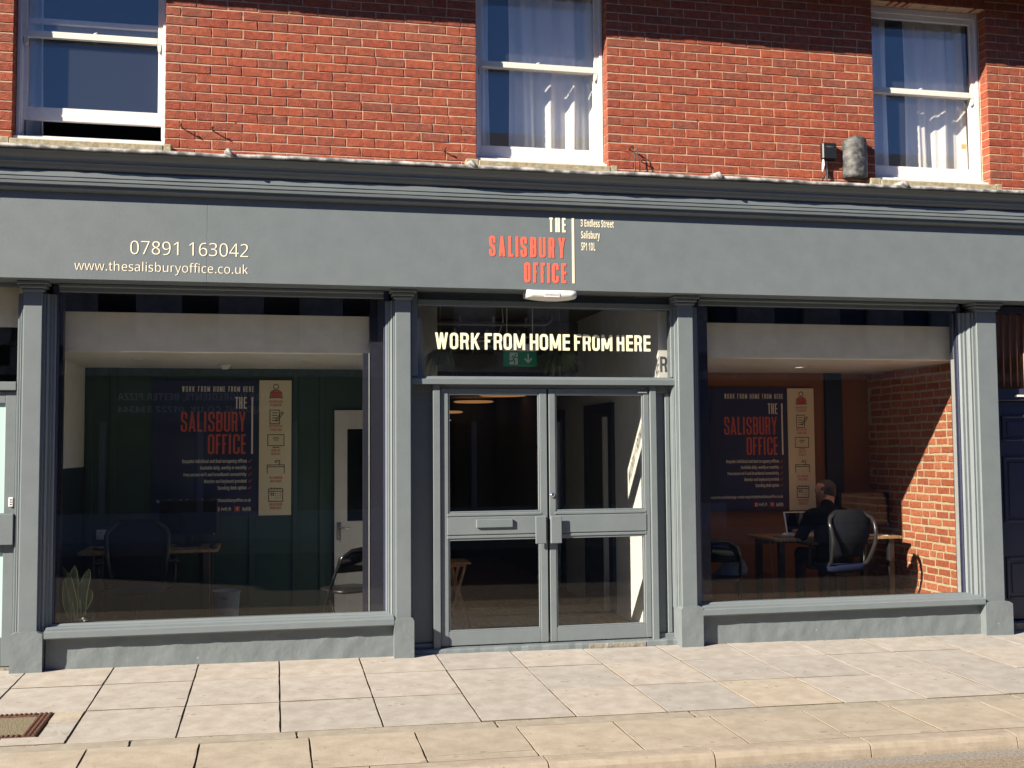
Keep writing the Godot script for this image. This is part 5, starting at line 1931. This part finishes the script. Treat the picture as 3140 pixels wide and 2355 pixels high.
func snake_plant():
	var p := thing("snake_plant", "snake plant with yellow edged upright leaves in the left shop window", "plant", Vector3(-1.385, 0.329, -0.03))
	# stands on the boarded window bottom
	var leaves := [[-0.045, 0.36, -0.05, 0.030, 0.3], [-0.004, 0.405, -0.018, 0.030, -0.2], [0.055, 0.38, 0.072, 0.034, 0.35], [-0.075, 0.31, -0.10, 0.022, -0.5], [0.05, 0.235, 0.075, 0.032, 0.2], [-0.03, 0.40, -0.095, 0.020, 0.6], [0.03, 0.29, 0.03, 0.022, -0.7]]
	for k in leaves.size():
		var l: Array = leaves[k]
		var rows := []
		var edge_a := []
		var edge_b := []
		for j in 13:
			var t := j / 12.0
			var w: float = l[3] * (0.32 + 0.95 * sin(PI * minf(1.0, 0.12 + t * 0.62)) * 0.8) * (1.0 if t < 0.72 else sqrt(maxf(0.0006, 1.0 - pow((t - 0.72) / 0.28, 2.0))))
			var c := Vector3(lerpf(l[0] * 0.45, l[2], t) + 0.012 * sin(t * 5.0 + k), l[1] * t, -0.012 * k * 0.3 + 0.01 * sin(t * 3.0 + k * 2.0))
			var side := Vector3(cos(l[4]), 0, sin(l[4]))
			var nrm := Vector3(-sin(l[4]), 0, cos(l[4]))
			rows.append([c - side * w * 0.82, c - nrm * w * 0.22, c + side * w * 0.82])
			edge_a.append([c - side * w, c - side * w * 0.82 + nrm * 0.0005])
			edge_b.append([c + side * w * 0.82 + nrm * 0.0005, c + side * w])
		var st := mb(false)
		loft(st, rows, false, false)
		var lf := obj("leaf", st, M.leaf_green, p, true)
		st = mb(false)
		loft(st, edge_a, false, false)
		obj("leaf_margin", st, M.leaf_yellow, lf)
		st = mb(false)
		loft(st, edge_b, false, false)
		obj("leaf_margin", st, M.leaf_yellow, lf)
	var st := mb()
	lathe(st, Vector3(0.0, -0.09, 0.0), [Vector2(0.05, 0.0), Vector2(0.06, 0.09), Vector2(0.05, 0.092)], 18)
	obj("pot", st, M.black_plastic, p)
	var r := RandomNumberGenerator.new()
	r.seed = 9
	for k in 9:
		st = mb(false)
		var c := Vector3(0.02 + r.randf_range(-0.03, 0.05), 0.005 + r.randf_range(0, 0.018), 0.02 + r.randf_range(-0.01, 0.02))
		lathe(st, c, [Vector2(0.004, 0.0), Vector2(0.011, 0.006), Vector2(0.009, 0.014), Vector2(0.002, 0.018)], 7)
		obj("pebble", st, M.pebble, p)
	bx("window_shelf", Vector3(-0.14, -0.11, -0.06), Vector3(0.2, -0.091, 0.04), M.black_plastic, p)

func build_office_right():
	make_posters(4.085, 0.925, -1.74, "orange wall of the right office")
	make_desk(Vector3(5.13, 0, -1.30), 1.29, 0.62, 0.705, "wooden desk in front of the seated person in the right office", M.desk_wood)
	make_monitor(Vector3(5.60, 0.7055, -1.34), 0.52, 0.32, 0.08, "dark monitor on the right end of the desk beside the brick wall")
	make_office_chair(Vector3(5.00, 0, -0.83), 0.1, "black office chair with glossy curved back rails under the seated person", 0.44, 0.985, M.chair_shell)
	downlight(Vector3(4.74, 2.2875, -0.95), "lit ceiling downlight in the right office", true)
	# laptop, facing the person
	var lp := thing("laptop", "open silver edged laptop on the desk in front of the person", "laptop", Vector3(4.93, 0.7055, -1.33))
	bx("keyboard_base", Vector3(-0.16, 0.0, -0.0), Vector3(0.16, 0.014, 0.22), M.white_plastic, lp, 0.003)
	var st := mb()
	var tilt := Transform3D(Basis(RIGHT, -0.28), Vector3(0, 0.016, 0.0))
	box(st, Vector3(-0.165, 0.0, -0.006), Vector3(0.165, 0.215, 0.0), 0.002, tilt)
	obj("lid", st, M.white_plastic, lp)
	st = mb()
	box(st, Vector3(-0.150, 0.014, 0.0005), Vector3(0.150, 0.203, 0.002), 0.0, tilt)
	obj("panel", st, M.screen_dark, lp)
	# notepad and mouse left of the laptop
	var np := thing("notepad", "pale blue notepad at the left front corner of the right desk", "notepad", Vector3(4.69, 0.7055, -1.16), 0.1)
	bx("cover", Vector3(-0.105, 0, -0.075), Vector3(0.105, 0.003, 0.075), M.bin_blue, np)
	bx("pages", Vector3(-0.10, 0.0031, -0.07), Vector3(0.10, 0.012, 0.07), M.bin_blue, np)
	var ms := thing("computer_mouse", "white mouse lying on the pale blue notepad", "mouse", Vector3(4.67, 0.7176, -1.16))
	st = mb(false)
	lathe(st, Vector3.ZERO, [Vector2(0.028, 0.0), Vector2(0.03, 0.01), Vector2(0.024, 0.022), Vector2(0.01, 0.03), Vector2(0.002, 0.031)], 16, 1.2, 0.9)
	obj("body", st, M.white_plastic, ms, true)
	bx("wheel", Vector3(-0.004, 0.024, 0.008), Vector3(0.004, 0.031, 0.02), M.metal_dark, ms, 0.001)
	var pa := thing("paper_stack", "loose papers on the right end of the right desk", "papers", Vector3(5.56, 0.7055, -1.12))
	for k in 3:
		st = mb()
		box(st, Vector3(-0.10, 0.002 * k, -0.07), Vector3(0.11, 0.002 * k + 0.0018, 0.07), 0.0, Transform3D(Basis(UP, 0.25 * k - 0.2), Vector3.ZERO))
		obj("sheet", st, M.white_plastic, pa)
	var cb := thing("power_cable", "thin pale cable hanging from the left end of the right desk", "cable", Vector3(4.52, 0.0, -1.12))
	st = mb(false)
	tube(st, [Vector3(0.02, 0.71, 0.02), Vector3(-0.04, 0.69, 0.03), Vector3(-0.025, 0.5, 0.03), Vector3(-0.01, 0.25, 0.03), Vector3(0.02, 0.1, 0.04), Vector3(0.1, 0.006, 0.2), Vector3(0.16, 0.006, 0.36)], 0.004, 6)
	obj("cable", st, M.pipe_grey, cb, true)
	make_folding_chair(Vector3(3.66, 0.0, -0.42), PI - 0.25, "black folding chair at the left of the right shop window")
	# crumpled carrier bag and coat on the folding chair
	var bag := thing("carrier_bag", "crumpled pale blue carrier bag on the folding chair at right", "bag", Vector3(3.78, 0.456, -0.40))
	st = mb(false)
	var nz := FastNoiseLite.new()
	nz.seed = 12
	nz.frequency = 9.0
	var rings := []
	for j in 9:
		var t := j / 8.0
		var ring := []
		for i in 20:
			var a := TAU * i / 20
			var g := (0.13 - 0.05 * t) * (0.6 if j == 0 else 1.0)
			var c := Vector3(cos(a) * g * 1.2, 0.002 + t * 0.13, sin(a) * g * 0.8)
			var q := nz.get_noise_3d(c.x * 1.0 + 3.0, c.y, c.z) * 0.05
			ring.append(c * Vector3(1.0 + q * 5.0, 1.0, 1.0 + q * 5.0) + Vector3(0.05 * t, 0, 0))
		rings.append(ring)
	loft(st, rings)
	obj("bag_body", st, M.bag_blue, bag)
	st = mb(false)
	tube(st, [Vector3(0.0, 0.125, 0.03), Vector3(0.03, 0.19, 0.03), Vector3(0.09, 0.19, 0.03), Vector3(0.1, 0.125, 0.03)], 0.006, 6)
	obj("bag_handle", st, M.bag_blue, bag, true)
	build_person()

# ------------------------------------------------------------------ the seated person
func field(p: Vector3, bones: Array, k: float) -> float:
	var d := 10.0
	for b in bones:
		var ab: Vector3 = b[1] - b[0]
		var t := clampf((p - b[0]).dot(ab) / maxf(ab.length_squared(), 1e-6), 0.0, 1.0)
		var q: Vector3 = p - (b[0] + ab * t)
		var e: float = q.length() - lerpf(b[2], b[3], t)
		var h := clampf(0.5 + 0.5 * (d - e) / k, 0.0, 1.0)
		d = lerpf(d, e, h) - k * h * (1.0 - h)
	return d

func skin_mesh(st: SurfaceTool, bones: Array, cell: float, k: float):
	var lo := Vector3(1e3, 1e3, 1e3)
	var hi := -lo
	for b in bones:
		for e in [0, 1]:
			var r: float = b[2 + e] + k + cell * 2.0
			lo = lo.min(b[e] - Vector3(r, r, r))
			hi = hi.max(b[e] + Vector3(r, r, r))
	var n := Vector3i(((hi - lo) / cell).ceil()) + Vector3i.ONE
	var val := PackedFloat32Array()
	val.resize(n.x * n.y * n.z)
	val.fill(1.0)
	# only grid points near a bone are evaluated
	for b in bones:
		var r: float = maxf(b[2], b[3]) + k + cell * 1.5
		var a0 := Vector3i(((b[0].min(b[1]) - Vector3(r, r, r) - lo) / cell).floor()).clamp(Vector3i.ZERO, n - Vector3i.ONE)
		var a1 := Vector3i(((b[0].max(b[1]) + Vector3(r, r, r) - lo) / cell).ceil()).clamp(Vector3i.ZERO, n - Vector3i.ONE)
		for z in range(a0.z, a1.z + 1):
			for y in range(a0.y, a1.y + 1):
				for x in range(a0.x, a1.x + 1):
					var i := x + n.x * (y + n.y * z)
					if val[i] == 1.0:
						val[i] = field(lo + Vector3(x, y, z) * cell, bones, k)
	var vert := {}
	var place := func(x: int, y: int, z: int) -> Vector3:
		var key := x + n.x * (y + n.y * z)
		if vert.has(key):
			return vert[key]
		var s := Vector3.ZERO
		var c := 0
		for e in [[0, 0, 0, 1, 0, 0], [0, 1, 0, 1, 1, 0], [0, 0, 1, 1, 0, 1], [0, 1, 1, 1, 1, 1], [0, 0, 0, 0, 1, 0], [1, 0, 0, 1, 1, 0], [0, 0, 1, 0, 1, 1], [1, 0, 1, 1, 1, 1], [0, 0, 0, 0, 0, 1], [1, 0, 0, 1, 0, 1], [0, 1, 0, 0, 1, 1], [1, 1, 0, 1, 1, 1]]:
			var v0 := val[x + e[0] + n.x * (y + e[1] + n.y * (z + e[2]))]
			var v1 := val[x + e[3] + n.x * (y + e[4] + n.y * (z + e[5]))]
			if (v0 < 0.0) != (v1 < 0.0):
				s += Vector3(x + e[0], y + e[1], z + e[2]).lerp(Vector3(x + e[3], y + e[4], z + e[5]), v0 / (v0 - v1))
				c += 1
		var p := lo + (s / maxf(c, 1.0)) * cell
		vert[key] = p
		return p
	for z in range(1, n.z - 1):
		for y in range(1, n.y - 1):
			for x in range(1, n.x - 1):
				var v := val[x + n.x * (y + n.y * z)]
				var vx := val[x + 1 + n.x * (y + n.y * z)]
				var vy := val[x + n.x * (y + 1 + n.y * z)]
				var vz := val[x + n.x * (y + n.y * (z + 1))]
				if (v < 0.0) != (vx < 0.0):
					quad(st, place.call(x, y - 1, z - 1), place.call(x, y, z - 1), place.call(x, y, z), place.call(x, y - 1, z), RIGHT * (1.0 if v < 0.0 else -1.0))
				if (v < 0.0) != (vy < 0.0):
					quad(st, place.call(x - 1, y, z - 1), place.call(x, y, z - 1), place.call(x, y, z), place.call(x - 1, y, z), UP * (1.0 if v < 0.0 else -1.0))
				if (v < 0.0) != (vz < 0.0):
					quad(st, place.call(x - 1, y - 1, z), place.call(x, y - 1, z), place.call(x, y, z), place.call(x - 1, y, z), OUT * (1.0 if v < 0.0 else -1.0))

func build_person():
	# sits on the chair with the back to the street, leaning over the laptop, head turned to the left
	var p := thing("person", "person in a dark jacket with short grey hair seated at a laptop", "person", Vector3(5.0, -0.01, -0.87))
	var V := func(x: float, y: float, z: float) -> Vector3: return Vector3(x, y, z)
	# skin: head and neck
	var hc := Vector3(0.045, 1.145, -0.20)
	var turn := Basis(UP, 0.65) * Basis(RIGHT, -0.25)   # looks left and down
	var H := func(x: float, y: float, z: float) -> Vector3: return hc + turn * Vector3(x, y, z)
	var st := mb(false)
	var head := [
		[H.call(0, 0.02, 0.012), H.call(0, 0.024, -0.018), 0.076, 0.073],
		[H.call(0, -0.035, -0.04), H.call(0, -0.075, -0.055), 0.05, 0.034],
		[H.call(-0.03, 0.0, -0.055), H.call(0.03, 0.0, -0.055), 0.034, 0.034],
		[H.call(0, 0.0, -0.088), H.call(0, -0.028, -0.103), 0.009, 0.014],
		[H.call(-0.02, -0.062, -0.082), H.call(0.02, -0.062, -0.082), 0.008, 0.008],
		[H.call(-0.076, -0.005, 0.0), H.call(-0.079, -0.03, -0.006), 0.013, 0.009],
		[H.call(0.076, -0.005, 0.0), H.call(0.079, -0.03, -0.006), 0.013, 0.009],
		[H.call(-0.035, 0.02, -0.075), H.call(0.035, 0.02, -0.075), 0.012, 0.012],
		[H.call(0, -0.05, 0.02), V.call(0.02, 1.00, -0.13), 0.05, 0.055],
	]
	skin_mesh(st, head, 0.0055, 0.02)
	# hands on the laptop keys: palm, four fingers and a thumb each
	for sx in [-1.0, 1.0]:
		var wr := Vector3(-0.045 + sx * 0.10, 0.76, -0.335)
		var hand := [[wr, wr + Vector3(0, 0.0, -0.045), 0.021, 0.026]]
		for f in 4:
			var kx: float = (-0.027 + f * 0.018)
			var L: float = [0.030, 0.036, 0.038, 0.030][f]
			var k0 := wr + Vector3(kx, 0.004, -0.07)
			var k1 := k0 + Vector3(kx * 0.15, 0.004, -L)
			var k2 := k1 + Vector3(0, -0.016, -L * 0.62)
			hand.append([wr + Vector3(kx * 0.7, 0.0, -0.04), k0, 0.011, 0.0095])
			hand.append([k0, k1, 0.0092, 0.0082])
			hand.append([k1, k2, 0.0082, 0.0068])
		hand.append([wr + Vector3(-sx * 0.018, -0.002, -0.02), wr + Vector3(-sx * 0.042, -0.004, -0.055), 0.012, 0.0095])
		hand.append([wr + Vector3(-sx * 0.042, -0.004, -0.055), wr + Vector3(-sx * 0.046, -0.010, -0.08), 0.009, 0.0075])
		skin_mesh(st, hand, 0.0045, 0.006)
	obj("body", st, M.skin, p, true)
	# eyes
	for sx in [-0.03, 0.03]:
		st = mb(false)
		var c: Vector3 = H.call(sx, 0.004, -0.082)
		lathe(st, c, [Vector2(0.001, -0.009), Vector2(0.008, -0.005), Vector2(0.0095, 0.0), Vector2(0.008, 0.005), Vector2(0.001, 0.009)], 10)
		obj("eye", st, M.white_plastic, p, true)
	# hair: a close cap, thin on the crown
	st = mb(false)
	skin_mesh(st, [[H.call(0, 0.012, 0.028), H.call(0, -0.03, 0.034), 0.074, 0.056], [H.call(-0.062, 0.012, 0.006), H.call(-0.066, -0.012, 0.012), 0.022, 0.016], [H.call(0.062, 0.012, 0.006), H.call(0.066, -0.012, 0.012), 0.022, 0.016], [H.call(0, 0.045, -0.01), H.call(0, 0.04, 0.02), 0.060, 0.062]], 0.006, 0.02)
	obj("hair", st, M.hair_grey, p, true)
	# jacket
	st = mb(false)
	var jacket := [
		[V.call(-0.005, 0.56, 0.02), V.call(0.0, 0.74, -0.02), 0.155, 0.15],
		[V.call(0.0, 0.74, -0.03), V.call(0.01, 0.88, -0.09), 0.15, 0.135],
		[V.call(-0.12, 0.92, -0.105), V.call(0.14, 0.92, -0.105), 0.075, 0.075],
		[V.call(0.015, 0.95, -0.11), V.call(0.02, 1.015, -0.135), 0.085, 0.062],
		[V.call(-0.165, 0.91, -0.11), V.call(-0.235, 0.72, -0.17), 0.066, 0.052],
		[V.call(-0.235, 0.72, -0.17), V.call(-0.15, 0.76, -0.33), 0.05, 0.034],
		[V.call(0.185, 0.91, -0.11), V.call(0.235, 0.72, -0.16), 0.066, 0.052],
		[V.call(0.235, 0.72, -0.16), V.call(0.06, 0.76, -0.33), 0.05, 0.034],
		[V.call(-0.07, 0.55, 0.02), V.call(0.07, 0.55, 0.02), 0.11, 0.11],
	]
	skin_mesh(st, jacket, 0.014, 0.035)
	obj("jacket", st, M.jacket, p, true)
	st = mb(false)
	var legs := []
	for sx in [-1.0, 1.0]:
		legs.append([V.call(sx * 0.09, 0.56, 0.0), V.call(sx * 0.12, 0.545, -0.40), 0.085, 0.062])
		legs.append([V.call(sx * 0.12, 0.555, -0.40), V.call(sx * 0.12, 0.12, -0.44), 0.06, 0.044])
	skin_mesh(st, legs, 0.015, 0.02)
	obj("trousers", st, M.trousers, p, true)
	for sx in [-1.0, 1.0]:
		st = mb(false)
		skin_mesh(st, [[V.call(sx * 0.12, 0.05, -0.40), V.call(sx * 0.13, 0.035, -0.60), 0.046, 0.034], [V.call(sx * 0.12, 0.10, -0.435), V.call(sx * 0.12, 0.05, -0.42), 0.045, 0.045]], 0.012, 0.015)
		obj("shoe", st, M.black_plastic, p, true)

# ------------------------------------------------------------------ fixtures on the wall
func build_wall_fixtures():
	var st: SurfaceTool
	# white emergency light under the fascia
	var l := thing("emergency_light", "white curved emergency light fixed under the fascia over the entrance", "light fitting", Vector3(2.072, 2.715, 0.262))
	st = mb(false)
	var rings := []
	for j in 9:
		var t := j / 8.0
		var x := lerpf(-0.195, 0.195, t)
		var drop := 0.030 - 0.018 * pow(absf(t - 0.5) * 2.0, 2.2)
		rings.append([Vector3(x, 0.046, -0.10), Vector3(x, 0.046, 0.042), Vector3(x, 0.03, 0.056), Vector3(x, 0.0 - drop * 0.2, 0.05), Vector3(x, -drop + 0.002, 0.02), Vector3(x, -drop, -0.04), Vector3(x, -drop + 0.01, -0.10)])
	loft(st, rings)
	obj("housing", st, M.white_plastic, l)
	st = mb()
	box(st, Vector3(-0.062, -0.008, 0.0555), Vector3(0.060, 0.026, 0.0575), 0.0)
	obj("sticker", st, M.white_paint, l)
	lettering("web_address", "www.raftgroup.com", type_font(), M.print_ink, l, Vector2(-0.054, 0.002), Vector2(0.052, 0.014), 0.0582)
	# black junction box with stubs of cable
	var jb := thing("junction_box", "black cable junction box on the brick wall beside the grey cover", "junction box", Vector3(4.563, 3.965, 0.003))
	st = mb()
	box(st, Vector3(-0.066, 0.0, 0.0), Vector3(0.066, 0.142, 0.055), 0.010)
	obj("housing", st, M.black_plastic, jb)
	bx("label_strip", Vector3(-0.045, 0.100, 0.0552), Vector3(0.035, 0.112, 0.056), M.grey_plastic, jb)
	for k in 7:
		st = mb(false)
		var x := -0.036 + k * 0.013
		tube(st, [Vector3(x, 0.004, 0.03), Vector3(x, -0.035, 0.03)], 0.0042, 6)
		obj("cable_gland", st, M.black_plastic, jb, true)
	st = mb(false)
	tube(st, [Vector3(-0.05, 0.0, 0.03), Vector3(-0.052, -0.05, 0.034), Vector3(-0.058, -0.105, 0.03)], [0.007, 0.014, 0.008], 8)
	obj("white_gland", st, M.white_plastic, jb, true)
	for c in [[-0.03, -0.02, -0.045, -0.24], [-0.02, -0.01, 0.07, -0.235], [-0.035, -0.03, -0.10, -0.22], [-0.02, -0.02, -0.02, -0.245]]:
		st = mb(false)
		tube(st, [Vector3(c[0], c[1], 0.03), Vector3(c[0] * 0.8, -0.12, 0.03), Vector3((c[0] + c[2]) * 0.5, -0.18, 0.035), Vector3(c[2], c[3], 0.03)], 0.0055, 6)
		obj("cable", st, M.black_plastic, jb, true)
	# grey half round cover
	var cv := thing("wall_cover", "weathered grey half round plastic cover on the bricks beside the right sash window", "cover", Vector3(4.812, 3.815, 0.003))
	st = mb(false)
	rings = []
	for j in 8:
		var y: float = [0.0, 0.006, 0.03, 0.06, 0.30, 0.335, 0.352, 0.358][j]
		var g: float = [0.86, 0.97, 1.0, 1.0, 1.0, 0.98, 0.9, 0.7][j]
		var ring := []
		for i in 17:
			var a := PI * i / 16.0
			ring.append(Vector3(cos(a) * 0.112 * g, y - (0.03 * (1.0 - sin(a)) if j > 4 else 0.0), sin(a) * 0.105 * g))
		rings.append(ring)
	loft(st, rings)
	obj("shell", st, M.grey_plastic, cv, true)
	st = mb()
	tube(st, [Vector3(0.0, 0.055, 0.108), Vector3(0.03, 0.01, 0.104)], 0.002, 5)
	tube(st, [Vector3(0.02, 0.055, 0.105), Vector3(0.045, 0.01, 0.099)], 0.002, 5)
	obj("clip_slot", st, M.black_plastic, cv)
	# rusty fixings left in the wall
	var spots := [[-0.691, 3.965, 0.07, "rusty bent nail in the bricks, nearer the left sash window"], [-0.467, 3.955, 0.065, "rusty nail in the bricks, farther from the left sash window"], [1.290, 3.885, 0.05, "nail in the bricks just left of the middle sash window sill"], [2.913, 3.88, 0.05, "short pale peg in the bricks right of the middle sash window"]]
	for s in spots:
		var n := thing("wall_nail", s[3], "nail", Vector3(s[0], s[1], -0.004), 0.0, "nails left in the brick wall")
		st = mb(false)
		tube(st, [Vector3(0, 0, -0.01), Vector3(0, 0.002, s[2] * 0.7), Vector3(0, 0.01, s[2])], 0.005, 6)
		obj("shank", st, M.rust_iron, n, true)
		st = mb(false)
		tube(st, [Vector3(0, 0.009, s[2] - 0.002), Vector3(0, 0.012, s[2] + 0.004)], 0.009, 8)
		obj("nail_head", st, M.rust_iron, n, true)
	var wr := thing("wall_wire", "loose dark wire hanging from the bricks right of the middle sash window", "wire", Vector3(2.80, 3.74, 0.02))
	st = mb(false)
	tube(st, [Vector3(0.01, 0.235, -0.02), Vector3(0.012, 0.245, 0.03), Vector3(0.03, 0.21, 0.045), Vector3(0.04, 0.1, 0.04), Vector3(0.042, -0.02, 0.03)], 0.004, 6)
	obj("strand", st, M.black_plastic, wr, true)
	st = mb(false)
	tube(st, [Vector3(0.012, 0.25, 0.02), Vector3(0.05, 0.225, 0.05), Vector3(0.075, 0.12, 0.05), Vector3(0.08, -0.02, 0.04)], 0.004, 6)
	obj("strand", st, M.black_plastic, wr, true)

# ------------------------------------------------------------------ across the street, seen mirrored in the glass
func build_street_opposite():
	var Z := 11.4
	var st := mb()
	box(st, Vector3(-40, -0.4, 10.25), Vector3(40, 0.0, 10.40))
	struct("kerb_opposite", st, M.kerb_stone)
	st = mb()
	box(st, Vector3(-40, -0.4, 10.40), Vector3(40, 0.02, 12.0))
	struct("pavement_opposite", st, M.slab_1)
	var b := thing("opposite_building", "pale rendered building across the street, seen only mirrored in the shop glass", "building", Vector3(0, 0, Z))
	st = mb()
	# piers and spandrels of the upper wall leave real window openings
	var x := -12.0
	var wins := []
	while x < 20.0:
		box(st, Vector3(x, 3.0, 0.0), Vector3(x + 0.76, 7.0, 0.3))
		wins.append(x + 0.76)
		x += 1.38
	box(st, Vector3(-12, 2.85, 0.0), Vector3(x, 3.35, 0.301))
	box(st, Vector3(-12, 5.3, 0.0), Vector3(x, 7.0, 0.302))
	obj("wall", st, M.wall_opposite, b)
	for wx in wins:
		var w := node("window", b)
		bx("frame", Vector3(wx, 4.30, 0.11), Vector3(wx + 0.62, 4.36, 0.15), M.white_trim, w)
		bx("pane", Vector3(wx, 3.35, 0.12), Vector3(wx + 0.62, 5.3, 0.13), M.screen_dark, w)
		bx("sill", Vector3(wx - 0.05, 3.351, -0.06), Vector3(wx + 0.67, 3.40, 0.11), M.sill_stone, w)
	st = mb()
	prism(st, [Vector2(-0.3, 7.001), Vector2(-0.3, 7.15), Vector2(5.0, 9.0), Vector2(5.0, 7.001)], Vector3(-12, 0, 0), OUT, UP, Vector3(x + 12, 0, 0))
	obj("roof", st, M.roof_slate, b)
	bx("shop_wall", Vector3(-12, 0.0, 0.15), Vector3(x, 2.85, 0.3), M.hall_dark, b)
	# pizza shop name board and glazing
	bx("name_board", Vector3(-6.2, 2.05, -0.10), Vector3(3.4, 2.75, 0.0), M.sign_opposite, b)
	var f := type_font(true)
	for t in [["BETTER INGREDIENTS, BETTER PIZZA", 2.40, 2.54], ["PAPAJOHNS.CO.UK  01722 334344", 2.18, 2.32]]:
		var holder := node("sign_text", b)
		holder.rotation.y = PI
		lettering("lettering", t[0], f, M.sign_text_opposite, holder, Vector2(-0.1, t[1]), Vector2(2.6, t[2]), 0.1035)
	for k in 9:
		var gx := -6.0 + k * 1.6
		bx("shop_pane", Vector3(gx, 0.5, 0.05), Vector3(gx + 1.45, 2.0, 0.06), M.screen_dark, b)
		bx("shop_mullion", Vector3(gx - 0.1, 0.0, 0.0), Vector3(gx - 0.005, 2.049, 0.14), M.paint_pale, b)
	bx("shop_riser", Vector3(-6.1, 0.02, 0.02), Vector3(8.4, 0.499, 0.045), M.paint_pale, b)
